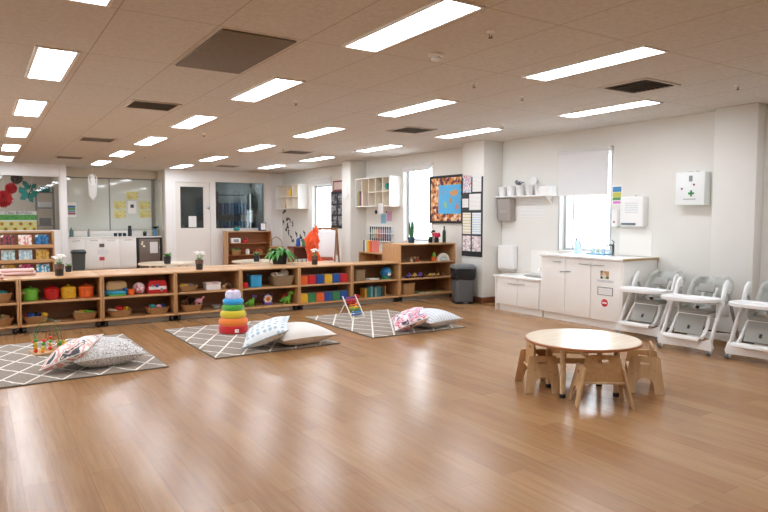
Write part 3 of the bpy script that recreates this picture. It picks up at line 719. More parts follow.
one('caption_strip', MB().box((0, 0, 0), (.002, .25, .03)), bands('caption_print', ('#f4f3f0', '#9d9da0'), 1, .018, .7, .55, .01), 'printed strip of wording under the cabinet door photo', 'sticker', (6.738, 5.20, .615))
t = thing('notice', 'black framed white notice in the middle of the cabinet door', 'notice', (6.739, 5.20, .485))
MB().box((-.001, 0, 0), (.002, .225, .095)).build('sheet', PRINT, t)
MB().span((-.004, 0), (-.116, .116), (.046, .052)).span((-.004, 0), (-.116, .116), (-.052, -.046)).span((-.004, 0), (-.116, -.110), (-.046, .046)).span((-.004, 0), (.110, .116), (-.046, .046)).build('border', BLACK, t)
t = thing('stop_sign', 'round red no entry sticker low on the cabinet door', 'sign', (6.739, 5.205, .335))
MB().box((-.0008, 0, 0), (.0016, .17, .15), .0).build('backing', PAPER, t)
MB().cyl((-.0015, 0, 0), (-.004, 0, 0), .05, n=28).build('red_disc', M('sign_red', '#c4202a', .5), t)
MB().span((-.0052, -.004), (-.033, .033), (-.010, .010)).build('white_bar', PAPER, t)
t = thing('low_sink_cabinet', 'low white cabinet with child height basin beside the tall sink cabinet', 'cabinet', (6.74, 6.31, 0))
MB().span((.02, .70), (.005, .90), (.10, .515)).span((.06, .70), (.005, .89), (0, .10)).build('carcass', LAM, t)
MB().span((-.01, .70), (.90, .92), (0, .515), .002).build('end_panel', LAM, t)
w = MB().span((-.03, .71), (.005, .95), (.515, .545), .004); w.build('worktop', M('white_worktop', '#f5f3ef', .2), t)
b = MB().lathe([(.0, .5462), (.14, .5462), (.16, .549), (.175, .552), (.18, .549), (.172, .5462)], (.33, .36, 0), 32, sx=.95, sy=1.35); b.build('basin', STEEL, t)
for a, b_ in ((.03, .455), (.462, .895)):
    d = MB().span((0, .02), (a, b_), (.105, .51), .003).build('door', LAM, t)
    bow_handle(0, .38 if a < .1 else .56, .44, .15).build('handle', STEEL, d)
def tap(lab, x, y, z, h, rz, mat):
    t = thing('tap', lab, 'tap', (x, y, z), rz)
    MB().cyl((0, 0, 0), (0, 0, h), .017, n=16, bev=.003).build('body', mat, t)
    MB().tube([(0, 0, h*.8), (.05, 0, h*1.0), (.12, 0, h*.95), (.14, 0, h*.78)], .011, 10, smooth=2).build('spout', mat, t)
    MB().tube([(0, 0, h), (-.02, 0, h+.03), (.03, 0, h+.06)], .007, 8).build('lever', mat, t)
tap('chrome mixer tap on the low white basin cabinet', 7.12, 6.52, .5455, .13, PI*.8, CHROME)
tap('dark chrome tap on the tall cabinet beside the window', 7.22, 5.46, .916, .15, PI, M('dark_chrome', '#6f7478', .2, 1))
one('splash_panel', MB().box((0, 0, 0), (.008, .54, .36), .002), LAM, 'white splash panel on the wall above the low basin', 'panel', (7.445, 6.90, .73))
one('wall_splashback', MB().box((0, 0, 0), (.008, .49, .35), .002), LAM, 'white splashback board behind the tall sink cabinet', 'panel', (7.445, 5.28, 1.095))
# window ledge things
def bottle(name, lab, loc, r, h, body, cap, group=None, neck=.4):
    t = thing(name, lab, 'bottle', loc, 0, group)
    MB().lathe([(0, 0), (r*.92, 0), (r, .008), (r, h*.62), (r*.85, h*.72), (r*neck, h*.80), (r*neck, h*.86), (0, h*.86)], n=18).build('body', body, t)
    MB().cyl((0, 0, h*.85), (0, 0, h), r*neck*1.15, r*neck, 14).build('cap', cap, t); return t
CLEARB = M('clear_blue_plastic', '#cfe3f0', .15)
bottle('soap_bottle', 'blue labelled pump bottle on the worktop at the window edge', (7.33, 6.17, .916), .035, .22, M('blue_bottle', '#bcd9ee', .25), P('navy'))
bottle('spray_bottle', 'clear spray bottle on the worktop beside the blue pump bottle', (7.25, 6.05, .916), .035, .2, CLEARB, PLASTIC)
t = thing('dish_rack', 'pale blue dish tray with cups on the windowsill worktop', 'dish rack', (7.30, 5.76, .916))
MB().span((-.08, .08), (-.16, .16), (0, .02), .006).build('tray', M('pale_blue_plastic', '#8fc3e6', .35), t)
b = MB()
for i in range(9): b.tube([(-.07, -.14+.035*i, .018), (-.07, -.14+.035*i, .07), (.07, -.14+.035*i, .07), (.07, -.14+.035*i, .018)], .003, 6)
b.build('wire_rack', PLASTIC, t)
for i, (y, c) in enumerate(((5.85, '#dfe9ee'), (5.77, '#cfd9b9'), (5.68, '#b8d7ea'))):
    one('cup', MB().lathe([(0, 0), (.026, 0), (.032, .07), (.028, .07), (.023, .006), (0, .006)], n=16), M('cup_'+c, c, .3), ['white cup in the blue dish tray, nearest the bottles', 'pale green cup in the middle of the dish tray', 'pale blue cup in the dish tray, nearest the tap'][i], 'cup', (7.30, y, .937))
# wall fixtures
t = thing('paper_towel_dispenser', 'white paper towel dispenser with dark slot right of the window', 'towel dispenser', (7.45, 5.28, 1.51))
MB().box((-.055, 0, 0), (.11, .36, .40), .02, seg=3).build('case', PLASTIC, t)
MB().box((-.1115, .04, -.165), (.006, .22, .028), .003).build('slot', M('slot_grey', '#5b6c74', .5), t)
MB().box((-.111, 0, .05), (.002, .20, .16)).build('instruction_label', bands('pale_print', ('#f2f3f2', '#d5dadb'), 2, .03, .7, .6, .006), t)
MB().cyl((-.05, -.02, .2), (-.05, -.02, .222), .012, n=12).build('lock', GREYP, t)
t = thing('soap_dispenser', 'small white soap dispenser left of the towel dispenser', 'soap dispenser', (7.45, 5.56, 1.42))
MB().box((-.045, 0, 0), (.09, .10, .24), .018, seg=3).build('case', PLASTIC, t); MB().box((-.092, 0, -.05), (.006, .025, .03), .003).build('button', M('soap_red', '#b06a72', .5), t)
t = thing('hygiene_poster', 'small blue, green and pink poster beside the window', 'poster', (7.449, 5.59, 1.745))
MB().box((-.001, 0, 0), (.002, .16, .27)).build('sheet', PAPER, t)
MB().box((-.0025, 0, .075), (.001, .14, .07)).build('blue_band', M('poster_blue', '#4d92c4', .7), t); MB().box((-.0025, 0, .0), (.001, .14, .065)).build('yellow_band', M('poster_yellow', '#c9c95a', .7), t)
MB().box((-.0025, 0, -.055), (.001, .14, .04)).build('green_band', M('poster_green', '#5f9e62', .7), t); MB().box((-.0025, .0, -.105), (.001, .12, .035)).build('pink_band', M('poster_pink', '#dc7fd0', .7), t)
t = thing('first_aid_box', 'white first aid box with green cross on the wall', 'first aid box', (7.45, 4.455, 1.785))
MB().box((-.065, 0, 0), (.13, .37, .40), .004).build('cabinet', M('first_aid_white', '#f2f6f4', .35), t)
g = M('first_aid_green', '#3f9a58', .5)
MB().box((-.131, -.02, -.06), (.003, .075, .025)).box((-.131, -.02, -.06), (.003, .025, .075)).build('green_cross', g, t)
MB().box((-.131, -.01, .12), (.003, .045, .07)).build('label', M('label_grey', '#8a8f90', .6), t)
MB().cyl((-.13, .10, -.0), (-.138, .10, -.0), .012, n=12).cyl((-.13, -.055, .045), (-.137, -.055, .045), .012, n=12).build('latch', M('latch_red', '#8a3a44', .5), t)
MB().box((-.131, 0, -.13), (.002, .16, .012)).build('wording', M('word_grey', '#b8c0bf', .7), t)
MB().box((-.05, .04, .204), (.04, .05, .012), .003).box((-.05, -.05, .206), (.03, .03, .016), .003).build('hanging_lug', GREYP, t)
t = thing('bench_towel_dispenser', 'white square towel dispenser on the wall above the low basin', 'towel dispenser', (7.452, 7.66, .76))
MB().box((-.06, 0, .01), (.12, .36, .40), .025, seg=3).build('case', PLASTIC, t); MB().box((-.06, 0, -.21), (.09, .30, .03), .006).build('paper_slot', M('slot_pale', '#cfc9c2', .5), t)
# picture shelf
t = thing('wall_shelf', 'white wall shelf carrying a row of small white pails', 'shelf', (7.45, 7.27, 1.78))
MB().span((-.16, -.001), (-.62, .62), (-.02, 0), .003).build('board', WHITE, t)
for y in (-.5, .5): MB().plate([(-.14, -.02), (-.001, -.02), (-.001, -.14)], .02, (), Matrix.Translation((0, y, 0)), .002).build('bracket', WHITE, t)
PAIL = blotch('pail_print', ['#f3f2f0', '#f3f2f0', '#ebebee', '#f2f1ef', '#dcdde2', '#f3f2f0'], 14, .6)
pl = None
for i, (y, lab) in enumerate(((7.75, 'plain white pail at the bin end of the wall shelf'), (7.56, 'white pail with wire handle, second along the wall shelf'), (7.355, 'white pail with grey soft toys on the wall shelf'), (7.145, 'white pail under the round white plate on the wall shelf'), (6.95, 'narrow cream pail on the wall shelf'))):
    if pl is None:
        pl = thing('white_pail', lab, 'pail', (7.365, y, 1.781), 0, 'white pails on the wall shelf')
        MB().lathe([(0, 0), (.06, 0), (.075, .15), (.078, .155), (.071, .155), (.057, .006), (0, .006)], n=22).build('bucket', PAIL, pl)
        MB().tube([(0, -.076, .13), (-.03, -.06, .20), (-.04, 0, .235), (-.03, .06, .20), (0, .076, .13)], .0025, 6, smooth=2).build('handle', PLASTIC, pl)
    else: clone(pl, lab, (7.365, y, 1.781), 0, 'white pails on the wall shelf')
t = thing('white_crate', 'white plastic crate at the window end of the wall shelf', 'crate', (7.37, 6.775, 1.781))
MB().span((-.07, .07), (-.11, .11), (0, .008)).span((-.07, -.062), (-.11, .11), (.008, .13)).span((.062, .07), (-.11, .11), (.008, .13)).span((-.062, .062), (-.11, -.102), (.008, .13)).span((-.062, .062), (.102, .11), (.008, .13)).build('body', PLASTIC, t)
MB().box((-.071, 0, .065), (.002, .12, .06)).build('label', PAPER, t)
one('soft_toy', MB().ball((0, 0, 0), (.045, .06, .035), 12).ball((0, .05, .02), .03, 10).ball((0, -.06, .005), (.02, .05, .012), 8), M('toy_grey_plush', '#6d7076', .9, sheen=.3), 'dark grey soft toy lying across a white pail', 'soft toy', (7.365, 7.39, 1.985))
one('display_plate', MB().cyl((0, 0, 0), (.012, 0, 0), .07, n=28, bev=.004), M('lid_white', '#efefee', .4), 'round white plate propped up on the wall shelf', 'plate', (7.40, 7.11, 2.005))
t = thing('glove_dispenser', 'taupe box dispenser fixed under the wall shelf', 'dispenser', (7.4515, 7.69, 1.55))
MB().plate([(-.12, -.17), (-.001, -.17), (-.001, .19), (-.14, .19)], .30, (), None, .006).build('case', M('taupe_plastic', '#a49c95', .5), t)
MB().box((-.127, 0, .02), (.003, .18, .12), .002, (0, math.radians(3), 0)).build('front_label', M('taupe_label', '#b2aaa3', .6), t)
for i, (y, z, lab) in enumerate(((7.31, 1.67, 'upper left printed sheet under the wall shelf'), (7.05, 1.67, 'upper right printed sheet under the wall shelf'), (7.31, 1.51, 'lower left printed sheet under the wall shelf'), (7.05, 1.51, 'lower right printed sheet under the wall shelf'))):
    one('notice_sheet', MB().box((0, 0, 0), (.002, .24, .145)), PRINT, lab, 'notice', (7.4505, y, z), group='notices under the wall shelf')
# blinds
BL = bpy.data.materials.new('blind_fabric'); BL.use_nodes = True; _n = BL.node_tree.nodes; _l = BL.node_tree.links
_tr = _n.new('ShaderNodeBsdfTranslucent'); _tr.inputs[0].default_value = lin('#cfd2d6'); _mx = _n.new('ShaderNodeMixShader'); _mx.inputs[0].default_value = .14
_n['Principled BSDF'].inputs['Base Color'].default_value = lin('#f1f0ef'); _n['Principled BSDF'].inputs['Roughness'].default_value = .9
_l.new(_n['Principled BSDF'].outputs[0], _mx.inputs[1]); _l.new(_tr.outputs[0], _mx.inputs[2]); _l.new(_mx.outputs[0], _n['Material Output'].inputs[0])
def blind(lab, y0, y1, ztop, zbot):
    t = thing('roller_blind', lab, 'blind', (XR-.03, (y0+y1)/2, ztop)); w = (y1-y0)/2
    MB().cyl((0, -w, -.03), (0, w, -.03), .028, n=16).build('roller', BL, t)
    MB().span((-.012, -.009), (-w+.02, w-.02), (zbot-ztop, -.02)).build('fabric', BL, t)
    MB().span((-.018, -.003), (-w+.02, w-.02), (zbot-ztop-.022, zbot-ztop), .004).build('bottom_bar', WHITE, t)
    MB().box((0, w+.008, -.03), (.06, .016, .07), .004).box((0, -w-.008, -.03), (.06, .016, .07), .004).build('bracket', WHITE, t)
blind('grey white roller blind half down over the sink window', 5.69, 6.62, 2.425, 1.77)
blind('white roller blind rolled up above the window by the world map', 9.80, 10.79, 2.50, 2.38)
blind('white roller blind rolled up above the window behind the easel', 13.93, 15.04, 2.45, 2.28)

# ------------------------------------------------------------------ notice boards
t = thing('world_map_board', 'orange bordered display board with a blue world map', 'notice board', (7.449, 9.36, 1.77))
MB().box((-.01, 0, 0), (.02, .98, .88)).build('backing', M('board_dark', '#2a2c2f', .7), t)
MB().box((-.021, 0, 0), (.003, .91, .81)).build('collage', blotch('orange_collage', ['#d98a4a', '#e8b583', '#8a4a34', '#d98a4a', '#5a3a4a', '#f0d3b0', '#c4703a'], 17, .7, kind='cells'), t)
mp_ = MB().box((-.024, -.12, .0), (.003, .66, .54)).build('map_sheet', M('map_blue', '#5cb6e6', .6), t)
rnd = random.Random(4)
for nm, c, pts in (('north_america', '#7fa7c9', (.20, .16)), ('south_america', '#8fc19a', (.12, -.08)), ('europe_asia', '#d9a06a', (-.12, .14)), ('africa', '#cf9a74', (-.04, -.0)), ('australia', '#c98a86', (-.22, -.12))):
    o = []
    for k in range(14):
        a = 2*PI*k/14; rr = (.075 if nm != 'europe_asia' else .10)*(.6+.6*rnd.random()); o.append((pts[0]*1.0-.12+rr*math.cos(a)*(1.3 if nm == 'europe_asia' else .7), pts[1]-.02+rr*math.sin(a)*(.55 if nm == 'europe_asia' else .9)))
    MB().plate(o, .002, (), Matrix.Translation((-.0268, 0, 0)) @ Matrix.Rotation(PI/2, 4, 'Z')).build(nm, M('land_'+c, c, .6), mp_)
MB().span((-.03, 0), (-.5, .5), (.43, .45)).span((-.03, 0), (-.5, .5), (-.45, -.43)).span((-.03, 0), (-.5, -.48), (-.43, .43)).span((-.03, 0), (.48, .5), (-.43, .43)).build('frame', M('board_frame', '#1f2123', .5), t)
t = thing('document_board', 'tall black board of white documents on the pillar', 'notice board', (7.0295, 8.13, 1.44))
MB().span((-.012, 0), (-.262, .262), (-.67, .67), .003).build('backing', M('board_black', '#2b2e31', .6), t)
FOTO = blotch('photo_sheet', ['#f1ecec', '#e2c8c8', '#f1ecec', '#8a6f7c', '#f0eaea', '#4b4450'], 16, .6)
COLP = blotch('colour_sheet', ['#eef0f2', '#c96f79', '#eef0f2', '#87b3d6', '#f1efe9', '#d9c47a'], 13, .6)
for y, z, w_, h_, m_ in ((.13, .56, .21, .30, COLP), (-.12, .57, .22, .30, PRINT), (.17, .235, .16, .15, PRINT), (-.075, .25, .29, .27, PRINT), (.13, -.11, .21, .36, bands('lined_yellow', ('#f1efe6', '#d8cf9d'), 2, .05, .7, .6)), (-.12, -.11, .22, .36, bands('lined_blue', ('#eef1f3', '#c3d3de'), 2, .04, .7, .6)), (.13, -.45, .21, .26, FOTO), (-.12, -.45, .22, .26, FOTO)):
    MB().box((-.0135, y, z), (.002, w_, h_)).build('document', m_, t)
t = thing('poster_panel', 'black panel of photographs on the wall beside the far window', 'poster', (7.449, 13.62, 1.62))
MB().span((-.012, 0), (-.34, .34), (-.46, .46)).build('backing', M('panel_black', '#1d1d22', .6), t)
for y in (-.17, .17):
    for z in (-.27, 0, .27): MB().box((-.0135, y, z), (.002, .27, .23)).build('photo', blotch('grey_photo', ['#303238', '#6b6a70', '#a3a2a6', '#45474d', '#dcdada'], 6, .5), t)
t = thing('framed_picture', 'red framed picture above the black photograph panel', 'picture', (7.449, 13.55, 2.20))
MB().span((-.02, 0), (-.27, .27), (-.13, .13)).build('frame', M('frame_red', '#8e2c30', .5), t); MB().box((-.021, 0, 0), (.004, .44, .18)).build('print', M('print_pale', '#dcc7c2', .6), t)
one('wall_plate', MB().cyl((0, 0, 0), (-.015, 0, 0), .15, n=36, bev=.004), M('plate_white', '#e9e8e6', .35), 'round white plate on the far wall pillar', 'wall decoration', (7.029, 12.47, 2.0))
TOPZ = .676

# ------------------------------------------------------------------ low toy shelves
FY = 8.75          # front face of the shelf row
caster_mat = M('caster_black', '#17171a', .4)
def casters(t, xs, ys):
    for x in xs:
        for y in ys:
            c = MB().cyl((x-.016, y, .036), (x+.016, y, .036), .036, n=16, bev=.003).build('caster', caster_mat, t)
            MB().box((x, y, .072), (.05, .06, .014), .003).box((x-.018, y, .05), (.005, .04, .05)).box((x+.018, y, .05), (.005, .04, .05)).build('fork', caster_mat, c)
def shelf_unit(name, lab, loc, rz, w, d, h, zs, group, back=True, cas=True):
    t = thing(name, lab, 'shelf', loc, rz, group); th = .022
    for x in (0, w-th): MB().span((x, x+th), (0, d), (.08, h), .003).build('side_panel', MAPLEV, t)
    MB().span((th, w-th), (.002, d), (h-th, h), .003).build('top', MAPLE, t)
    MB().span((th, w-th), (.004, d), (.08, .08+th), .002).build('bottom_board', MAPLE, t)
    for z in zs: MB().span((th, w-th), (.004, d-.01), (z-th, z), .002).build('shelf_board', MAPLE, t)
    MB().span((th, w-th), (d-.012, d-.002), (.10, h-th)).build('back_panel', MAPLEB, t)
    if cas: MB().span((.075, w-.075), (.09, .105), (.004, .08)).build('plinth', M('plinth_grey', '#b9b5a8', .6), t)  # pale grey strip, set back below the bottom board
    if cas: casters(t, (.045, w-.045), (.05, d-.05))
    return t
X0 = [.40+.93*k for k in range(-1, 6)]
NAMES = ['low maple toy shelf at the picture edge', 'low maple toy shelf holding the four coloured pots', 'low maple toy shelf holding the red toy house', 'low maple toy shelf behind the rainbow ring stacker',
         'low maple toy shelf holding the blue box and toy dinosaurs', 'low maple toy shelf full of coloured fabric cubes', 'low maple toy shelf holding the blue globe and books']
su = shelf_unit('toy_shelf', NAMES[0], (X0[0], FY, 0), 0, .926, .47, .675, (.385,), 'low maple toy shelves in the long row')
for k in range(1, 7): clone(su, NAMES[k], (X0[k], FY, 0))
BN = ['left end unit', 'second unit', 'third unit', 'fourth unit', 'fifth unit', 'sixth unit']
for k in range(0, 6): clone(su, 'back to back maple shelf, %s of the rear row facing the kitchenette' % BN[k], (X0[k]+.926, FY+.95, 0), PI)
tall = shelf_unit('tall_toy_shelf', 'taller maple shelf unit beside the black lined bin', (5.98, FY, 0), 0, 1.20, .56, .975, (.385, .66), None)
shelf_unit('side_shelf', 'maple shelf unit set behind the tall shelf, carrying coloured folders', (6.01, 10.18, 0), -PI/2, .84, .40, .79, (.44,), None)

def basket(lab, x, y, z, w, d, h, group=None, mat=WICK, rz=0, top=1.22, handles=False, name='wicker_basket'):
    t = thing(name, lab, 'basket', (x, y, z), rz, group); b = MB()
    def loop(s, zz, r=.05, k=6):
        o = []
        for cx, cy, a0 in ((1, 1, 0), (-1, 1, PI/2), (-1, -1, PI), (1, -1, 1.5*PI)):
            for i in range(k+1):
                a = a0+PI/2*i/k; o.append((cx*(w/2*s-r)+r*math.cos(a), cy*(d/2*s-r)+r*math.sin(a), zz))
        return o
    prof = [(1/top*.96, 0), (1/top, .006), (.5+.5/top, h*.5), (1, h), (.93, h), (.93/top, .012)]
    bm = bmesh.new(); L_ = [[bm.verts.new(p) for p in loop(s, zz)] for s, zz in prof]
    for A, B in zip(L_, L_[1:]):
        for i in range(len(A)): bm.faces.new((A[i], A[(i+1) % len(A)], B[(i+1) % len(A)], B[i]))
    bm.faces.new(L_[0]); bm.faces.new(L_[-1]); b.take(bm); b.build('woven_body', mat, t)
    MB().tube(loop(.975, h), .008, 6, True).build('rim', mat, t)
    if handles:
        for sx in (-1, 1): MB().tube([(sx*w*.46, -.04, h), (sx*w*.50, -.03, h+.05), (sx*w*.50, .03, h+.05), (sx*w*.46, .04, h)], .008, 6, smooth=2).build('handle', mat, t)
    return t
def toy(name, mb, mat, lab, cat, loc, rot=None, group=None): return one(name, mb, mat, lab, cat, loc, rot, group)
ZL, ZM = .103, .386     # bottom board and middle shelf tops
YB = 8.93
def block(s=.03): return MB().box((0, 0, 0), (s*2, s*2, s*2), .006)
def blob(s=.03): return MB().ball((0, 0, 0), (s*1.15, s, s*.9), 10)
def fill(words_, x, y, z, spots, group):
    """toys heaped in a basket: (name, colour, shape, dx, dy, dz, size, label)"""
    for nm, c, sh, dx, dy, dz, s, lab in spots:
        mb = {'b': block, 's': blob, 'r': lambda s: MB().lathe([(s*.6, -s*.4), (s, -s*.3), (s, s*.3), (s*.6, s*.4), (s*.6, -s*.4)], n=16), 'c': lambda s: MB().cyl((-s*1.6, 0, 0), (s*1.6, 0, 0), s*.55, n=12, bev=.004)}[sh](s)
        toy(nm, mb, P(c), lab, nm.split('_')[-1] if nm.split('_')[-1] in ('block', 'ball', 'ring') else 'toy', (x+dx, y+dy, z+dz), (.3*dx*10, .2, dx*9), group)
# ---- unit at the left edge
basket('wicker basket of grey toys on the upper shelf at the picture edge', .19, YB, ZM, .28, .24, .11)
fill('', .19, YB, ZM, [('toy_bowl', 'grey', 's', -.05, -.02, .10, .045, 'grey toy in the upper basket at the picture edge'), ('toy_cloth', 'teal', 's', .05, .0, .10, .05, 'teal soft toy in the upper basket at the picture edge'), ('toy_block', 'black', 'b', .0, .05, .11, .03, 'dark block in the upper basket at the picture edge')], 'toys in the edge baskets')
basket('wicker basket of mixed toys on the lower shelf at the picture edge', .19, YB, ZL, .29, .24, .09)
fill('', .19, YB, ZL, [('toy_block', 'grey', 'b', -.06, -.02, .09, .035, 'grey block in the lower basket at the picture edge'), ('toy_block', 'tan', 'b', .06, .0, .09, .035, 'tan wooden block in the lower basket at the picture edge'), ('toy_block', 'teal', 'b', .0, .05, .09, .03, 'teal block in the lower basket at the picture edge')], 'toys in the edge baskets')
# ---- coloured pots
def cookpot(lab, c, x, y, face=0):
    t = thing('toy_pot', lab, 'toy pot', (x, y, ZM+.001), face, 'coloured pots on the upper shelf')
    m = P(c, .35)
    MB().lathe([(0, 0), (.075, 0), (.086, .012), (.088, .10), (.092, .125), (.092, .13), (.084, .13), (.08, .02), (0, .02)], n=28).build('body', m, t)
    MB().lathe([(.094, .13), (.094, .136), (.06, .152), (.0, .16), (0, .13)], n=28).build('lid', m, t)
    MB().lathe([(0, .158), (.012, .16), (.018, .172), (.012, .18), (0, .181)], n=14).build('lid_knob', m, t)
    for s in (-1, 1): MB().tube([(s*.085, -.028, .105), (s*.118, -.02, .105), (s*.118, .02, .105), (s*.085, .028, .105)], .009, 8, smooth=1).build('handle', P('tan') if c == 'lime' else m, t)
cookpot('lime green toy pot with lid on the upper shelf', 'lime', .53, YB, .5)
cookpot('red toy pot with lid beside the yellow one', 'red', .765, YB, PI/2)
cookpot('yellow toy pot with lid between the red and orange pots', 'yellow', .955, YB-.01, PI/2)
cookpot('orange toy pot with lid at the right end of the pots', 'orange', 1.16, YB-.01, PI/2)
basket('wicker basket of blue toys and a yellow ball under the lime pot', .58, YB, ZL, .28, .22, .085)
fill('', .58, YB, ZL, [('toy_block', 'blue', 'b', -.05, 0, .085, .04, 'large blue block in the basket under the lime pot'), ('toy_block', 'navy', 'b', .03, .03, .085, .035, 'navy block in the basket under the lime pot'), ('toy_ball', 'yellow', 's', .10, -.02, .09, .04, 'yellow ball in the basket under the lime pot'), ('toy_block', 'red', 'b', -.10, .04, .085, .025, 'dark red block in the basket under the lime pot')], 'toys in the basket under the lime pot')
for i, x in enumerate((.81, .91)): toy('toy_plate', MB().lathe([(0, 0), (.03, 0), (.055, .01), (.052, .012), (.03, .004), (0, .004)], n=20), P('tan' if i else 'cream'), ['cream toy plate lying on the bottom shelf', 'tan toy plate lying on the bottom shelf'][i], 'toy plate', (x, YB-.06, ZL+.001))
basket('wicker basket of wooden food under the orange pot', 1.135, YB, ZL, .28, .22, .085)
fill('', 1.135, YB, ZL, [('toy_corn', 'lime', 'c', .06, -.01, .09, .04, 'green and yellow corn toy in the basket under the orange pot'), ('toy_bread', 'tan', 'c', -.06, .0, .085, .04, 'tan bread toy in the basket under the orange pot'), ('toy_banana', 'yellow', 'c', .0, .05, .09, .035, 'yellow banana toy in the basket under the orange pot')], 'wooden food under the orange pot')
# ---- unit with the toy house
t = thing('toy_boat', 'cream domed toy boat with blue base on the upper shelf', 'toy', (1.525, YB, ZM+.001))
MB().lathe([(0, 0), (.12, 0), (.155, .02), (.16, .05), (.15, .07), (0, .07)], n=28, sy=.62).build('hull', M('boat_blue', '#2f9fc4', .35), t)
MB().plate(rounded([(-.13, .065), (.13, .065), (.125, .19), (-.12, .19)], .06, 8), .13, (), None, .02).build('canopy', P('tan', .4), t)
MB().box((.10, -.085, .085), (.05, .03, .035), .008).build('cabin', P('blue'), t); MB().box((0, -.098, .01), (.2, .02, .018), .004).build('keel_stripe', P('lime'), t)
toy('toy_cup', MB().lathe([(0, 0), (.038, 0), (.045, .08), (.04, .08), (.034, .008), (0, .008)], n=20), P('orange'), 'orange toy cup in front of the pink ball', 'toy cup', (1.70, YB-.08, ZM+.001))
t = thing('toy_ball', 'pink and white patterned ball on the upper shelf', 'ball', (1.815, YB, ZM+.08)); MB().ball((0, 0, 0), .078, 24).build('cover', blotch('ball_print', ['#f0dfe2', '#f3eaea', '#d86d88', '#efe3e4', '#e7b0bd'], 11, .5), t)
t = thing('toy_house', 'red toy house with white band and arched handle', 'toy', (2.045, YB, ZM+.001))
MB().plate(rounded([(-.13, 0), (.13, 0), (.122, .13), (.10, .175), (-.10, .175), (-.122, .13)], .02), .15, (), None, .008).build('body', P('red', .35), t)
MB().box((0, -.077, .075), (.23, .006, .045), .002).build('white_band', P('white'), t)
MB().tube([(-.11, 0, .15), (-.09, 0, .205), (0, 0, .225), (.09, 0, .205), (.11, 0, .15)], .012, 8, smooth=2, flat=2.2).build('handle', P('brown'), t)
MB().cyl((-.01, -.079, .105), (-.01, -.088, .105), .022, n=16).build('window_dot', P('blue'), t); MB().cyl((.05, -.079, .05), (.05, -.088, .05), .02, n=16).cyl((-.07, -.079, .105), (-.07, -.086, .105), .016, n=14).build('wheel_dot', P('grey'), t)
basket('wicker basket of red and yellow food under the toy boat', 1.56, YB, ZL, .29, .22, .085)
fill('', 1.56, YB, ZL, [('toy_tomato', 'red', 's', .0, -.01, .105, .045, 'red tomato toy in the basket under the toy boat'), ('toy_bread', 'cream', 'c', -.08, 0, .085, .038, 'cream bread toy in the basket under the toy boat'), ('toy_cheese', 'yellow', 'b', .09, 0, .09, .03, 'yellow cheese toy in the basket under the toy boat')], 'toy food under the toy boat')
basket('wicker basket of bright balls under the toy house', 2.045, YB, ZL, .30, .22, .085)
fill('', 2.045, YB, ZL, [('toy_ball', 'teal', 's', -.06, 0, .095, .045, 'teal ball in the basket under the toy house'), ('toy_ball', 'pink', 's', .02, -.03, .095, .035, 'pink ball in the basket under the toy house'), ('toy_ball', 'blue', 's', .08, .02, .09, .04, 'blue ball in the basket under the toy house'), ('toy_ball', 'red', 's', -.11, .02, .085, .03, 'red ball in the basket under the toy house')], 'balls under the toy house')
# ---- unit behind the ring stacker
basket('shallow wicker basket of yellow pieces behind the ring stacker', 2.455, YB, ZM, .28, .22, .075)
fill('', 2.455, YB, ZM, [('toy_shell', 'yellow', 's', -.06, -.01, .075, .042, 'yellow shell toy in the shallow basket'), ('toy_shell', 'tan', 's', .0, .03, .075, .035, 'tan shell toy in the shallow basket'), ('toy_ring', 'grey', 'r', .07, 0, .085, .035, 'grey ring in the shallow basket')], 'pieces in the shallow basket')
t = thing('toy_box', 'white box with pink lid strip on the upper shelf', 'box', (2.81, YB-.02, ZM+.001))
MB().box((0, 0, .04), (.21, .16, .078), .006).build('base', P('white'), t); MB().box((0, 0, .095), (.22, .17, .028), .006).build('lid', M('lid_blush', '#ecdcdc', .4), t); MB().box((.02, -.0855, .098), (.08, .006, .012), .002).build('pink_strip', P('pink'), t)
def quad(lab, x, y, z, c, s, group, horns=False, rz=0, cat='toy animal', name='toy_animal'):
    t = thing(name, lab, cat, (x, y, z), rz, group); m = P(c)
    MB().ball((0, 0, .06*s), (.05*s, .026*s, .03*s), 12).build('body', m, t)
    hd = MB().tube([(.035*s, 0, .07*s), (.055*s, 0, .095*s)], [.016*s, .013*s], 8).ball((.065*s, 0, .10*s), (.022*s, .015*s, .015*s), 10); hd.build('head', m, t)
    for dx in (-.03, .03):
        for dy in (-.014, .014): MB().cyl((dx*s, dy*s, 0), (dx*s, dy*s, .05*s), .007*s, .011*s, 8).build('leg', m, t)
    MB().tube([(-.048*s, 0, .07*s), (-.062*s, 0, .05*s), (-.06*s, 0, .035*s)], .004*s, 6).build('tail', m, t)
    if horns: MB().tube([(.055*s, .008*s, .11*s), (.045*s, .018*s, .14*s), (.06*s, .024*s, .17*s)], .004*s, 6).tube([(.055*s, -.008*s, .11*s), (.045*s, -.018*s, .14*s), (.06*s, -.024*s, .17*s)], .004*s, 6).build('antlers', P('brown'), t)
    return t
quad('wooden deer figure with antlers above the ring stacker', 3.06, YB, ZM+.001, 'brown', 1.0, 'animal figures behind the ring stacker', True, 2.6)
quad('small tan animal figure between the white box and the deer', 2.97, YB-.06, ZM+.001, 'tan', .7, 'animal figures behind the ring stacker', False, .4)
basket('wicker basket of animal figures on the bottom shelf', 2.51, YB, ZL, .28, .22, .085)
quad('brown animal figure standing in the animal basket', 2.42, YB, ZL+.07, 'brown', 1.1, 'animal figures behind the ring stacker', False, .6)
quad('pink pig figure on the edge of the animal basket', 2.61, YB-.045, ZL+.075, 'pink', 1.1, 'animal figures behind the ring stacker', False, .2)
quad('dark animal figure at the back of the animal basket', 2.55, YB+.06, ZL+.075, 'black', 1.1, 'animal figures behind the ring stacker', False, 2.9)
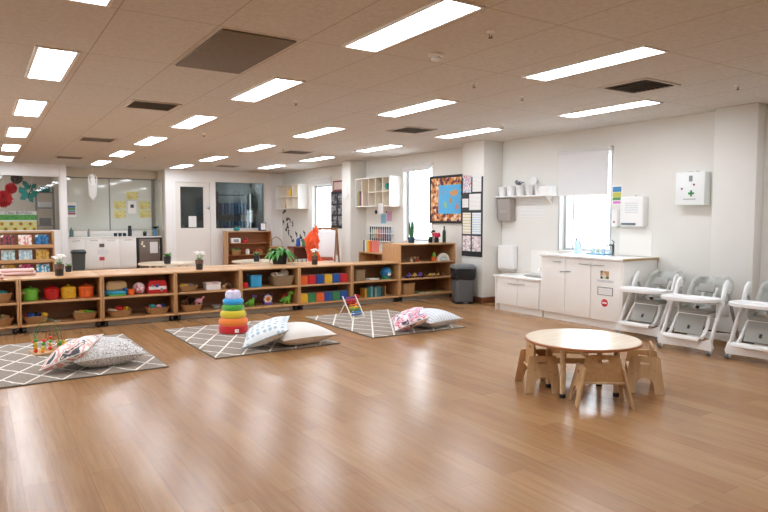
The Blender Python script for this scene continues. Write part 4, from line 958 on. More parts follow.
toy('toy_bowl', MB().lathe([(0, 0), (.04, 0), (.07, .05), (.074, .055), (.064, .055), (.038, .008), (0, .008)], n=24), P('grey'), 'grey bowl on the bottom shelf left of the ring stacker', 'bowl', (2.86, YB-.04, ZL+.001))
# ---- unit with blue box and dinosaurs
toy('toy_apple', MB().lathe([(0, .006), (.02, 0), (.045, .015), (.055, .045), (.045, .08), (.02, .088), (0, .08)], n=20), P('red'), 'red toy apple next to the blue box', 'toy', (3.275, 8.84, ZM+.001))
t = thing('blue_box', 'bright blue square toy box on the upper shelf', 'box', (3.46, YB, ZM+.001))
MB().box((0, 0, .08), (.17, .17, .16), .01).build('body', P('sky', .35), t); MB().box((0, 0, .172), (.185, .185, .022), .007).build('lid', P('sky', .35), t)
basket('large grey wicker basket of cloth on the upper shelf', 3.89, YB+.01, ZM, .36, .28, .15, None, WICKD)
CLOTH = M('cream_cloth', '#d8d0c4', .9, sheen=.3)
def crumple(seed, s):
    r_ = random.Random(seed); ph = [r_.random()*6 for _ in range(4)]
    return MB().grid(lambda u, v: tuple(q*(1+.18*math.sin(5*u*6.28+ph[0])*math.sin(v*9+ph[1])+.1*math.sin(9*u*6.28+ph[2])) for q in (s[0]*math.cos(u*2*PI)*math.sin(v*PI), s[1]*math.sin(u*2*PI)*math.sin(v*PI), s[2]*math.cos(v*PI))), 28, 16)
toy('folded_cloth', crumple(2, (.09, .08, .05)), CLOTH, 'cream cloth heaped in the left of the grey wicker basket', 'cloth', (3.82, YB, ZM+.15), None, 'cloths in the grey basket')
toy('folded_cloth', crumple(5, (.06, .05, .085)), CLOTH, 'cream cloth standing up in the right of the grey wicker basket', 'cloth', (3.95, YB+.02, ZM+.16), None, 'cloths in the grey basket')
def dino(lab, x, c1, c2, plates, rz=0, s=1.0):
    t = thing('toy_dinosaur', lab, 'toy dinosaur', (x, YB-.02, ZL+.001), rz); t.scale = (s, s, s)
    MB().ball((0, 0, .06), (.06, .04, .05), 14).build('body', P(c1), t)
    MB().tube([(.03, 0, .08), (.045, 0, .12), (.055, 0, .145)], [.026, .022, .02], 10).build('neck', P(c1), t)
    h = MB().ball((.065, 0, .15), (.042, .032, .03), 12).build('head', P(c2), t)
    MB().ball((.085, -.022, .158), .007, 8).ball((.085, .022, .158), .007, 8).build('eyes', P('black'), h)
    MB().tube([(-.05, 0, .055), (-.09, 0, .035), (-.11, 0, .05)], [.025, .015, .006], 8).build('tail', P(c1), t)
    for dx in (-.03, .03):
        for dy in (-.025, .025): MB().cyl((dx, dy, 0), (dx, dy, .045), .016, .014, 10, .003).build('leg', P(c1), t)
    if plates:
        for k in range(4): MB().plate([(-.07+.035*k, .08+.02*k), (-.04+.035*k, .08+.025*k), (-.06+.035*k, .135+.02*k)], .01, (), None, .002).build('back_plate', P('red'), t)
dino('green toy dinosaur with purple head on the bottom shelf', 3.39, 'lime', 'purple', False, .0, .95)
dino('green toy dinosaur with red back plates on the bottom shelf', 3.97, 'lime', 'lime', True, -.3, 1.05)
t = thing('toy_flower', 'purple toy with white petals and an orange face on the bottom shelf', 'toy', (3.66, YB-.02, ZL+.001))
MB().box((0, 0, .02), (.13, .07, .04), .015).build('base', P('purple'), t); MB().cyl((0, .02, .09), (0, -.005, .09), .075, n=28, bev=.005).build('back_disc', P('purple'), t)
b = MB()
for k in range(8): b.ball((.045*math.cos(k*PI/4), -.012, .09+.045*math.sin(k*PI/4)), (.023, .012, .023), 10)
b.build('petals', P('cream'), t); MB().ball((0, -.02, .09), (.032, .016, .032), 14).build('face', P('orange'), t)
for s in (-1, 1): MB().ball((s*.06, .0, .155), (.022, .014, .025), 10).build('ear', P('navy'), t)
# ---- fabric cubes
cb = None
for row, z, cols in (('upper', ZM+.001, ('orange', 'red', 'blue', 'yellow', 'blue', 'red')), ('lower', ZL+.001, ('yellow', 'green', 'orange', 'blue', 'green', 'blue'))):
    for k, c in enumerate(cols):
        lab = '%s fabric cube, %s from the left on the %s shelf' % (c, ORD[k], row)
        t = thing('fabric_cube', lab, 'cube', (4.215+.1425*k, 8.87, z), 0, 'fabric cubes on the toy shelf')
        MB().box((0, 0, .07), (.138, .138, .138), .008, seg=2).build('cover', F(c), t)
        MB().tube([(-.064, -.0695, .006), (.064, -.0695, .006), (.064, -.0695, .134), (-.064, -.0695, .134)], .002, 5, True).build('seam', F(c), t)
# ---- globe and books unit
basket('square woven box on the upper shelf beside the fabric cubes', 5.27, YB+.02, ZM, .20, .22, .18, None, WICKD, name='woven_box', top=1.05)
t = thing('white_tray', 'flat white tray on the upper shelf below the globe', 'tray', (5.53, YB, ZM+.001)); MB().box((0, 0, .008), (.20, .16, .016), .005).build('base', P('white'), t)
MB().tube([(-.095, -.075, .02), (.095, -.075, .02), (.095, .075, .02), (-.095, .075, .02)], .006, 6, True).build('rim', P('white'), t)
t = thing('toy_globe', 'blue and green toy globe with a white face on the upper shelf', 'toy', (5.80, YB-.01, ZM+.001))
MB().ball((0, 0, .105), (.10, .085, .10), 22).build('shell', blotch('globe_print', ['#1f6fb0', '#2b86c8', '#4fae6a', '#2474b8', '#3fb0cf'], 6, .35), t)
MB().lathe([(0, 0), (.085, 0), (.08, .02), (.05, .03), (0, .03)], n=24).build('base', P('green'), t); MB().ball((.02, -.07, .085), (.038, .025, .034), 14).build('face', P('white'), t); MB().ball((.02, -.092, .10), (.012, .01, .008), 8).build('nose', P('navy'), t)
toy('toy_block', MB().box((0, 0, .03), (.09, .09, .06), .005), P('red'), 'red block at the left of the lower book shelf', 'block', (5.19, YB-.05, ZL+.001))
bk = None
BCOL = ['#d8a23c', '#3f7a5c', '#2f6f6a', '#6fb0b8', '#28504e', '#8fa6a0', '#3d7f8e', '#567d74', '#24413f']
BLAB = ['mustard', 'leaf green', 'deep teal', 'pale aqua', 'bottle green', 'grey green', 'sea blue', 'sage green', 'dark forest']
for k in range(9):
    t = thing('picture_book', '%s spined book, %s from the left on the lower shelf' % (BLAB[k], ORD[k]), 'book', (5.36+.040*k, YB, ZL+.001), 0, 'books under the toy globe'); hh = .15+.02*((k*5) % 4)/2
    MB().span((-.016, -.013), (-.08, .08), (0, hh)).span((.013, .016), (-.08, .08), (0, hh)).span((-.016, .016), (-.083, -.08), (0, hh)).build('cover', M('book_'+BCOL[k], BCOL[k], .5), t)
    MB().span((-.013, .013), (-.08, .075), (.004, hh-.004)).build('pages', PAPER, t)
toy('wooden_bookend', MB().plate([(-.0, 0), (.10, 0), (.10, .012), (.014, .012), (.014, .17), (0, .17)], .12, (), None, .003), MAPLEV, 'wooden bookend at the right of the lower books', 'bookend', (5.755, YB, ZL+.001))
# ---- tall shelf contents
TZ = .661
for i, (x, c, s, lab) in enumerate(((6.30, 'cream', .03, 'cream figure on the top inner shelf of the tall unit'), (6.37, 'brown', .034, 'dark brown figure on the top inner shelf of the tall unit'), (6.44, 'red', .03, 'reddish figure on the top inner shelf of the tall unit'))):
    t = thing('peg_figure', lab, 'figure', (x, 8.88, TZ), 0, 'peg figures on the tall unit'); MB().lathe([(0, 0), (s*.8, 0), (s*.9, .01), (s*.55, .05), (0, .055)], n=16).build('body', P(c), t); MB().ball((0, 0, .068), s*.6, 10).build('head', P('tan'), t)
t = thing('toy_cactus', 'small cactus toy in a red pot on the tall unit', 'toy', (6.80, 8.89, TZ)); MB().lathe([(0, 0), (.04, 0), (.05, .07), (.044, .07), (.04, .055), (0, .055)], n=20).build('pot', P('orange'), t); MB().ball((0, 0, .10), (.034, .034, .05), 12).build('plant', P('lime'), t); MB().ball((0, 0, .152), (.012, .012, .01), 8).build('flower', P('red'), t)
t = thing('toy_rainbow', 'white and pale blue wooden rainbow arch on the tall unit', 'toy', (6.98, 8.86, TZ))
for k, c in enumerate(('white', 'cream', 'sky', 'white')):
    r1, r0 = .135-.03*k, .107-.03*k
    o = [(r1*math.cos(PI*i/18), r1*math.sin(PI*i/18)) for i in range(19)]+[(r0*math.cos(PI*i/18), r0*math.sin(PI*i/18)) for i in range(18, -1, -1)]
    MB().plate(o, .05, (), None, .003).build('arch', M('pale_sky', '#a9cfe4', .5) if c == 'sky' else P(c), t)
VEH = [(6.22, 'purple'), (6.34, 'yellow'), (6.46, 'purple'), (6.54, 'brown'), (6.68, 'yellow'), (6.76, 'tan'), (6.86, 'yellow'), (6.95, 'brown')]
for k, (x, c) in enumerate(VEH):
    t = thing('toy_truck', '%s toy truck, %s from the left on the tall unit' % (c, ORD[k]), 'toy truck', (x, 8.86, ZM), .1*(k % 3), 'toy trucks on the tall unit'); s = 1.15 if k < 3 else .85; t.scale = (s, s, s)
    MB().box((0, 0, .03), (.085, .045, .022), .005).build('chassis', P(c), t); MB().box((.022, 0, .055), (.034, .042, .034), .006).build('cab', P('tan' if c == 'yellow' else c), t)
    for dx in (-.026, .026):
        for dy in (-.024, .024): MB().cyl((dx, dy-.006, .014), (dx, dy+.006, .014), .014, n=12).build('wheel', BLACK, t)
basket('square wicker basket on the bottom shelf of the tall unit', 6.22, 8.93, ZL, .26, .26, .19, None, WICK, top=1.06)
for i, (x, c) in enumerate(((6.47, 'teal'), (6.64, 'cream'), (6.85, 'tan'))):
    t = thing('wooden_puzzle', ['pale green flat puzzle on the bottom shelf of the tall unit', 'cream flat puzzle on the bottom shelf of the tall unit', 'tan flat puzzle near the bin on the bottom shelf'][i], 'puzzle', (x, 8.88, ZL+.001), .1*i, 'flat puzzles on the tall unit')
    MB().box((0, 0, .007), (.15, .16, .014), .003).build('board', M('puzzle_'+c, {'teal': '#a9c2b4', 'cream': '#d8d0bd', 'tan': '#c4a172'}[c], .5), t)
    for q in range(3): MB().box((-.04+.04*q, 0, .018), (.03, .08, .012), .004).build('piece', P(('lime', 'orange', 'tan')[q]), t)
# ---- on top of the shelves
def leaf(p, d, up, L_, w, droop, b, n=6):
    p, d, up = Vector(p), Vector(d).normalized(), Vector(up)
    side = d.cross(up).normalized() if d.cross(up).length > 1e-3 else Vector((1, 0, 0))
    def f(u, v):
        a = v*2-1; s = L_*u; ww = w*math.sin(PI*min(1, u*.9+.08))**.8
        return tuple(p+d*s+up*(-droop*u*u*L_)+side*(a*ww/2)+up*(abs(a)*ww*.15))
    b.grid(f, n, 2)
LEAFD = M('leaf_dark', '#2f6b34', .45, var=(20, .15)); LEAFM = M('leaf_mid', '#4a8f3f', .45, var=(20, .15)); LEAFP = M('leaf_pale', '#7fa864', .5)
def pot(t, r, h, mat, rim=None):
    MB().lathe([(0, 0), (r*.82, 0), (r*.85, .004), (r, h), (r*.9, h), (r*.88, h*.85), (0, h*.85)], n=24).build('pot', mat, t)
    if rim: MB().lathe([(r*.93, h*.60), (r*1.02, h*.60), (r*1.06, h), (r*.98, h)], n=24).build('pot_band', rim, t)
PDARK = M('pot_dark', '#29221e', .5); PBAND = M('pot_band_brown', '#6b4f40', .6)
def flower_pot(lab, x, y, z, s=1.0, seed=1):
    r_ = random.Random(seed); t = thing('white_flower_pot', lab, 'potted plant', (x, y, z), 0, 'dark pots of white flowers'); t.scale = (s, s, s)
    pot(t, .052, .135, PDARK, PBAND); st_ = MB(); pe = MB(); lv = MB()
    for k in range(9):
        a = r_.random()*6.28; q = .012+.05*r_.random(); tip = Vector((q*math.cos(a), q*math.sin(a), .20+.045*r_.random()))
        st_.tube([(0, 0, .11), tuple(tip)], .0025, 5)
        for m_ in range(5):
            b2 = a+m_*1.257; pe.ball(tip+Vector((.014*math.cos(b2), .014*math.sin(b2), .006)), (.016, .016, .009), 8, (0, .3, b2))
    for k in range(6):
        a = k*1.05; leaf((0, 0, .115), (math.cos(a), math.sin(a), 1.1), (0, 0, 1), .09, .022, .2, lv)
    st_.build('stems', LEAFP, t); pe.build('petals', M('petal_white', '#f4f2ec', .6), t); lv.build('leaves', LEAFP, t, angle=80)
flower_pot('dark pot of white flowers on the shelf above the yellow pot', .865, 9.0, TOPZ, 1.08, 1)
flower_pot('dark pot of white flowers on the shelf above the white toy box', 2.66, 9.0, TOPZ, 1.05, 2)
flower_pot('dark pot of white flowers in front of the orange costume', 4.50, 9.0, TOPZ, 1.0, 3)
def green_pot(lab, x, y, z, s=1.0, seed=1, mat=LEAFM, n=26):
    r_ = random.Random(seed); t = thing('green_plant_pot', lab, 'potted plant', (x, y, z), 0, 'small dark pots of green leaves'); t.scale = (s, s, s)
    pot(t, .055, .11, M('pot_black', '#1d1d1f', .5)); lv = MB()
    for k in range(n):
        a = r_.random()*6.28; leaf((0, 0, .09), (math.cos(a), math.sin(a), .5+1.5*r_.random()), (0, 0, 1), .10+.05*r_.random(), .032, .35, lv)
    lv.build('leaves', mat, t, angle=80)
green_pot('small dark pot plant at the rear edge of the shelf by the bin', 1.03, 9.55, TOPZ, .75, 4, LEAFP, 14)
PINK = M('dusty_pink_felt', '#dcb5ab', .9, sheen=.4, bump=(60, .2))
def mat_pad(lab, x, y, sx, sy, rz):
    one('folded_blanket', MB().box((0, 0, .022), (sx, sy, .042), .02, seg=3).box((.005, .01, .058), (sx*.9, sy*.9, .03), .014, seg=3), PINK, lab, 'blanket', (x, y, TOPZ), rz, 'folded pink blankets')
mat_pad('folded pink blanket on the shelf top at the picture edge', -.02, 8.98, .55, .36, .03)
mat_pad('folded pink blanket on the rear shelf top beneath the book rack', .38, 9.40, .50, .34, -.08)
t = thing('fern_planter', 'leafy green fern in a black planter on the rear shelf', 'potted plant', (4.10, 9.46, TOPZ)); t.scale = (1.12, 1.12, 1.1); MB().lathe([(0, 0), (.10, 0), (.125, .20), (.115, .20), (.10, .17), (0, .17)], n=8).build('planter', M('planter_black', '#1b1d1c', .5), t)
r_ = random.Random(9); lv = MB()
for k in range(60):
    a = r_.random()*6.28; leaf((.03*math.cos(a), .03*math.sin(a), .16), (math.cos(a), math.sin(a), .2+1.5*r_.random()), (0, 0, 1), .16+.16*r_.random(), .055, .75, lv, 7)
lv.build('fronds', LEAFM, t, angle=80)
t = thing('snake_plant', 'tall snake plant in a dark blue pot on the tall unit', 'potted plant', (6.50, 9.16, .976)); MB().lathe([(0, 0), (.05, 0), (.065, .10), (.058, .10), (.05, .085), (0, .085)], n=20).build('pot', M('pot_navy', '#2c4a5e', .4), t); lv = MB()
for k in range(11):
    a = k*2.4; leaf((.02*math.cos(a), .02*math.sin(a), .08), (.16*math.cos(a), .16*math.sin(a), 1), (math.cos(a), math.sin(a), 0), .24+.1*((k*7) % 5)/4, .045, .1, lv, 8)
lv.build('leaves', M('snake_leaf', '#3f7d4a', .45, var=(30, .3)), t, angle=80)
green_pot('small green plant in a dark pot on top of the tall unit', 6.86, 9.08, .976, .7, 7)
t = thing('pink_flowers', 'bunch of pinkish red flowers in a small vase on the tall unit', 'flowers', (6.98, 9.05, .976)); MB().lathe([(0, 0), (.04, 0), (.045, .06), (.03, .09), (.034, .095), (.026, .09), (0, .02)], n=18).build('vase', P('black'), t); b = MB(); r_ = random.Random(3)
for k in range(16):
    a = r_.random()*6.28; q = .07*r_.random()**.5; b.ball((q*math.cos(a), q*math.sin(a), .11+.05*r_.random()), .026, 8)
b.build('blooms', M('bloom_crimson', '#c2274d', .6, var=(20, .3)), t)
t = thing('rag_doll', 'black and white doll sitting on top of the tall unit', 'doll', (7.02, 9.20, .976)); MB().lathe([(0, 0), (.05, .005), (.045, .06), (.03, .12), (.018, .14), (0, .14)], n=16).build('dress', M('doll_dress', '#e9e6e6', .9), t); h = MB().ball((0, 0, .175), (.04, .036, .04), 14).build('head', P('tan'), t); MB().ball((0, .008, .185), (.045, .042, .042), 14).build('hair', P('black'), h)
for s in (-1, 1): MB().tube([(s*.03, 0, .115), (s*.06, -.02, .08), (s*.065, -.03, .05)], .012, 8).build('arm', M('doll_dark', '#39363c', .9), t)
bottle('tall_bottle', 'tall dark green bottle at the end of the tall unit', (7.10, 8.98, .976), .032, .30, M('bottle_green', '#2d4238', .25), P('black'), None, .42)
# folders on the side shelf and paint tubes on the wall
for k, (c, lab) in enumerate((('#2f4d6b', 'navy'), ('#e9e7e0', 'white'), ('#cfd08a', 'pale yellow'), ('#f0b43c', 'amber'), ('#f08a34', 'orange'), ('#e2562f', 'red orange'), ('#e98d8a', 'salmon'))):
    t = thing('ring_folder', '%s folder standing on the side shelf behind the tall unit' % lab, 'folder', (6.17, 10.08-.05*k, .791), 0, 'coloured folders on the side shelf')
    MB().span((-.10, .03), (-.022, -.018), (0, .21)).span((-.10, .03), (.018, .022), (0, .21)).span((-.104, -.10), (-.022, .022), (0, .21)).build('cover', M('folder_'+c, c, .5), t); MB().span((-.098, .025), (-.017, .017), (.004, .2)).build('papers', PAPER, t)
rk = thing('tube_rack', 'white wall rack holding a row of coloured paint tubes', 'rack', (7.449, 11.60, .93))
MB().span((-.09, 0), (-.46, .46), (-.03, -.01), .003).span((-.09, 0), (-.46, .46), (.14, .155), .003).build('shelf_strip', WHITE, rk); MB().span((-.004, 0), (-.46, .46), (-.03, .34)).build('back', WHITE, rk)
TC = [('#2f4f57', 'dark teal'), ('#8fb3a6', 'mint'), ('#cfc3a0', 'cream'), ('#d8b38a', 'sand'), ('#b5363a', 'red'), ('#c2484f', 'rose red'), ('#a8508a', 'magenta'), ('#6d5aa8', 'violet'), ('#4a6a9c', 'blue'), ('#3c7f9a', 'sea blue')]
for k, (c, nm) in enumerate(TC):
    t = thing('paint_tube', '%s paint tube, %s along the white wall rack' % (nm, ORD[k]), 'paint tube', (7.395, 12.0-.088*k, .9205), 0, 'paint tubes in the wall rack')
    MB().cyl((0, 0, .05), (0, 0, .25), .014, n=12).build('tube', M('tube_'+c, c, .35), t); MB().cyl((0, 0, 0), (0, 0, .05), .016, n=12, bev=.003).build('base_cap', M('tube_cap', '#2f3337', .4), t); MB().cyl((0, 0, .25), (0, 0, .31), .016, n=12, bev=.003).build('top_cap', M('tube_cap', '#2f3337', .4), t)
# ---- bin
t = thing('waste_bin', 'grey pedal bin with a black bin liner beside the pillar', 'bin', (6.80, 8.09, 0), math.radians(-25))
def sq(s, z, r=.06, k=6):
    o = []
    for cx, cy, a0 in ((1, 1, 0), (-1, 1, PI/2), (-1, -1, PI), (1, -1, 1.5*PI)):
        for i in range(k+1): a = a0+PI/2*i/k; o.append((cx*(s-r)+r*math.cos(a), cy*(s-r)+r*math.sin(a), z))
    return o
def loft(loops, cap=True):
    bm = bmesh.new(); L_ = [[bm.verts.new(p) for p in l] for l in loops]
    for A, B in zip(L_, L_[1:]):
        for i in range(len(A)): bm.faces.new((A[i], A[(i+1) % len(A)], B[(i+1) % len(A)], B[i]))
    if cap: bm.faces.new(L_[0]); bm.faces.new(L_[-1])
    return MB().take(bm)
loft([sq(.150, .03), sq(.152, .035), sq(.168, .50)]).build('body', M('bin_grey', '#5d6164', .45), t)
loft([sq(.158, 0), sq(.160, .005), sq(.158, .04)]).build('base', BLACK, t)
r_ = random.Random(8); lp = []
for z, s in ((.40, .172), (.42, .180), (.48, .186), (.54, .190), (.585, .190)):
    lp.append([(x*(1+.02*math.sin(i*2.1+z*40)), y*(1+.02*math.cos(i*1.7+z*30)), zz+(.012*math.sin(i*1.3) if z < .41 else 0)) for i, (x, y, zz) in enumerate(sq(s, z, .07, 8))])
loft(lp, False).build('bin_liner', M('liner_black', '#1c2124', .22, bump=(25, .9)), t, angle=70)
loft([sq(.186, .58), sq(.192, .59), sq(.190, .62), sq(.165, .645), sq(.08, .652)]).build('lid', M('bin_lid', '#6f7577', .35), t)
MB().box((0, -.175, .025), (.08, .05, .014), .004).build('pedal', STEEL, t)

# ------------------------------------------------------------------ far side of the room
# display bookcase at the left
t = thing('display_bookcase', 'maple front facing bookcase of picture books behind the pink blankets', 'bookcase', (-.95, 13.6, 0))
BW = 2.19
for x in (0, BW-.025): MB().span((x, x+.025), (0, .34), (0, 1.16), .003).build('side_panel', MAPLEV, t)
for z in (.30, .58, .86): MB().span((.025, BW-.025), (0, .10), (z-.02, z), .002).span((.025, BW-.025), (0, .014), (z, z+.045), .002).build('ledge', MAPLE, t)
MB().span((.025, BW-.025), (.30, .32), (.02, 1.15)).build('back_panel', MAPLEB, t)
MB().span((.025, BW-.025), (0, .33), (0, .06)).span((.025, BW-.025), (.26, .33), (1.12, 1.155)).build('rail', MAPLE, t)
bkc = [('#7fb7cc', '#2f7f9f', 'pale blue'), ('#8a2f2f', '#3a2430', 'maroon'), ('#e8ddd4', '#d88a80', 'cream and pink'), ('#2476a8', '#0f3f6a', 'deep blue'), ('#b52428', '#e9cfc5', 'red'), ('#cfe0e2', '#8fb9b0', 'pale mint'), ('#a9cfe2', '#e6ece6', 'sky blue'), ('#d9b04a', '#b98a35', 'mustard'), ('#e4dcd6', '#6a5a5a', 'white'), ('#cfa64c', '#a97a34', 'ochre'), ('#cf4f78', '#8e2a58', 'pink'), ('#3aa0c4', '#dfe6e2', 'turquoise')]
n = 0
for row, (z, rn) in enumerate(((.882, 'top'), (.602, 'middle'), (.322, 'bottom'))):
    for k in range(4):
        c1, c2, nm = bkc[n]; n += 1
        bt = thing('picture_book', '%s picture book facing out on the %s ledge of the bookcase' % (nm, rn), 'book', (1.06-.285*(3-k)-.02, 13.68, z), (math.radians(-14), 0, 0), 'picture books facing out on the bookcase')
        MB().span((-.11, .11), (0, .004), (0, .21)).span((-.11, .11), (.014, .018), (0, .21)).span((-.112, -.108), (0, .018), (0, .21)).build('cover', blotch('cover_'+c1, [c1, c1, c2, c1, '#efe9de', c1], 7, .5), bt)
        MB().span((-.107, .107), (.004, .014), (.003, .207)).build('pages', PAPER, bt)
# round tables behind the shelves
def low_table(lab, x, y):
    t = thing('low_round_table', lab, 'table', (x, y, 0), 0, 'round maple tables behind the toy shelves')
    MB().cyl((0, 0, .605), (0, 0, .63), .50, n=56, bev=.004).build('tabletop', TT, t)
    for k in range(4):
        a = PI/4+PI/2*k; MB().cyl((.36*math.cos(a), .36*math.sin(a), 0), (.36*math.cos(a), .36*math.sin(a), .606), .022, n=12).build('leg', PLYE, t)
low_table('round maple table in front of the brown fridge', 2.80, 11.3); low_table('round maple table in front of the brown shelf unit', 4.35, 10.95)
green_pot('small dark pot plant on the round table by the fridge', 2.72, 11.05, .631, 1.15, 11)
green_pot('small dark pot plant on the round table by the brown shelf', 4.22, 10.78, .631, 1.0, 12, LEAFD)
# kitchenette in the recess
t = thing('kitchenette_cabinet', 'white kitchenette cabinets under the glazed recess wall', 'cabinet', (1.87, 17.55, 0))
MB().span((.0, 1.66), (.02, .62), (.1, .89)).span((0, 1.66), (.07, .62), (0, .1)).build('carcass', LAM, t)
MB().span((-.0, 2.31), (-.02, .66), (.89, .92), .003).build('worktop', M('white_worktop', '#f5f3ef', .2), t)
for k in range(4):
    d = MB().span((.005+.414*k, .41+.414*k), (0, .02), (.105, .885), .003).build('door', LAM, t)
    MB().tube([(.12+.414*k, 0, .83), (.12+.414*k, -.03, .83), (.30+.414*k, -.03, .83), (.30+.414*k, 0, .83)], .006, 6).build('handle', STEEL, d)
t2 = t
for nm, z, m_, lab in (('photo_sticker', .70, M('sticker_dark', '#5a5552', .6), 'dark photo sticker on the kitchenette door'), ('sign', .36, M('sticker_red', '#c0474e', .6), 'small red sign low on the kitchenette door')):
    one(nm, MB().box((0, 0, 0), (.12, .003, .09)), m_, lab, 'sticker', (2.68, 17.547, z))
one('notice', MB().box((0, 0, 0), (.26, .003, .12)), PRINT, 'white framed notice in the middle of the kitchenette door', 'notice', (2.70, 17.547, .53))
one('splash_panel', MB().span((0, 2.2), (0, .012), (0, .145), .002), LAM, 'white splash strip along the back of the kitchenette worktop', 'panel', (1.88, 18.20, .921))
t = thing('bar_fridge', 'brown bar fridge with a dark frame beside the kitchenette', 'fridge', (3.55, 17.5, 0))
MB().span((0, .62), (.04, .62), (.01, .88), .004).build('case', M('fridge_dark', '#2b2726', .4), t); d = MB().span((.045, .575), (.0, .04), (.05, .85), .006).build('door', M('fridge_taupe', '#7b6f66', .35, .3), t)
MB().box((.545, -.02, .55), (.02, .03, .3), .006).build('handle', STEEL, d)
one('notice_sheet', MB().box((0, 0, 0), (.20, .003, .30)), PRINT, 'white sheet stuck on the brown fridge door', 'notice', (3.96, 17.497, .62))
one('fridge_magnet', MB().box((0, 0, 0), (.05, .006, .05), .002).box((.05, 0, -.06), (.06, .006, .05), .002).box((.01, 0, .05), (.04, .006, .04), .002), P('cream'), 'cream magnet cluster on the fridge door', 'magnet', (3.66, 17.496, .72))
t = thing('small_bin', 'dark grey lidded bin in front of the kitchenette', 'bin', (2.03, 16.75, 0)); loft([sq(.12, 0, .03), sq(.145, .55, .03)]).build('body', M('bin_slate', '#4a4f4d', .5), t); loft([sq(.16, .55, .03), sq(.16, .60, .03), sq(.13, .64, .03)]).build('lid', M('bin_lid_dark', '#2e3231', .4), t)
bottle('spray_bottle', 'teal spray bottle at the left end of the kitchenette', (2.02, 17.85, .921), .05, .24, M('teal_bottle', '#5f7f78', .3), P('grey'))
bottle('soap_bottle', 'slim grey bottle on the kitchenette bench', (2.42, 17.85, .921), .03, .20, M('grey_bottle', '#8c9496', .3), P('black'))
bottle('coffee_flask', 'dark flask on the kitchenette bench', (3.42, 17.8, .921), .05, .28, M('flask_dark', '#2c3032', .3), P('black'), None, .8)
for k in range(3): one('dark_cup', MB().lathe([(0, 0), (.04, 0), (.048, .09), (.042, .09), (.036, .01), (0, .01)], n=16), M('cup_black', '#242a33', .35), ['leftmost dark cup on the kitchenette bench', 'middle dark cup on the kitchenette bench', 'rightmost dark cup on the kitchenette bench'][k], 'cup', (3.06+.11*k, 17.78, .921), None, 'dark cups on the kitchenette bench')
t = thing('leafy_vase', 'blue vase of dark leaves on the fridge worktop', 'vase', (4.06, 17.75, .921)); MB().lathe([(0, 0), (.05, 0), (.065, .08), (.04, .18), (.05, .2), (.044, .2), (.03, .18), (0, .02)], n=18).build('vase', M('vase_blue', '#5d8cab', .3), t); lv = MB(); r_ = random.Random(5)
for k in range(16):
    a = r_.random()*6.28; leaf((0, 0, .19), (math.cos(a), math.sin(a), .5+r_.random()), (0, 0, 1), .16, .06, .4, lv)
lv.build('leaves', M('leaf_slate', '#34514e', .5), t, angle=80)
green_pot('small plant on the worktop above the brown fridge', 3.80, 17.80, .921, .9, 15, LEAFP, 16)
YEL = blotch('yellow_drawing', ['#e0da90', '#e0da90', '#e6e0a0', '#d3c078', '#e0da90', '#b3a468'], 9, .8)
for k, (x, z, lab) in enumerate(((3.26, 1.76, 'left upper yellow drawing on the recess glass'), (3.26, 1.51, 'left lower yellow drawing on the recess glass'), (3.58, 2.02, 'topmost yellow drawing on the recess glass'), (3.90, 1.76, 'right upper yellow drawing on the recess glass'), (3.90, 1.52, 'right lower yellow drawing on the recess glass'))):
    one('drawing', MB().box((0, 0, 0), (.30, .003, .21)), YEL, lab, 'drawing', (x, 18.226, z), None, 'yellow drawings on the recess glass')
t = thing('notice', 'white sheet with a dark square among the yellow drawings', 'notice', (3.575, 18.226, 1.70)); MB().box((0, 0, 0), (.22, .003, .34)).build('sheet', PAPER, t); MB().box((0, -.003, .03), (.09, .002, .09)).build('dark_square', M('ink_dark', '#3b3d42', .6), t)
t = thing('landscape_poster', 'blue and green picture poster at the left of the recess glass', 'poster', (2.08, 18.226, 1.62)); MB().box((0, 0, 0), (.22, .003, .38)).build('sheet', PAPER, t)
for z, c in ((.08, '#3f6fa3'), (.02, '#5f9a6a'), (-.04, '#8aa7b5'), (-.10, '#b5707f')): MB().box((0, -.003, z), (.18, .002, .055)).build('band', M('band_'+c, c, .6), t)
t = thing('hanging_mobile', 'white paper mobile hanging from the ceiling before the recess', 'mobile', (2.47, 17.3, CEIL)); MB().cyl((0, 0, 0), (0, 0, -.22), .003, n=6).build('cord', PAPER, t)
MB().tube([(0, 0, -.20), (-.09, 0, -.24), (-.10, 0, -.40), (0, 0, -.50), (.10, 0, -.40), (.09, 0, -.24)], .012, 8, True, smooth=2).build('hoop', PAPER, t)
PSH = M('pale_paper_shade', '#efeeec', .8)
MB().lathe([(0, -.21), (.045, -.24), (.06, -.33), (.05, -.42), (.03, -.46), (0, -.48)], n=16, sy=.5).build('paper_lantern', PSH, t)
b = MB()
for k in range(9):
    x = -.09+.0225*k; b.tube([(x, 0, -.44+.03*abs(x)*10), (x*.95, .01, -.60), (x*.9, 0, -.72-.14*(1-abs(x)*10))], .008, 6)
b.build('streamers', PSH, t)
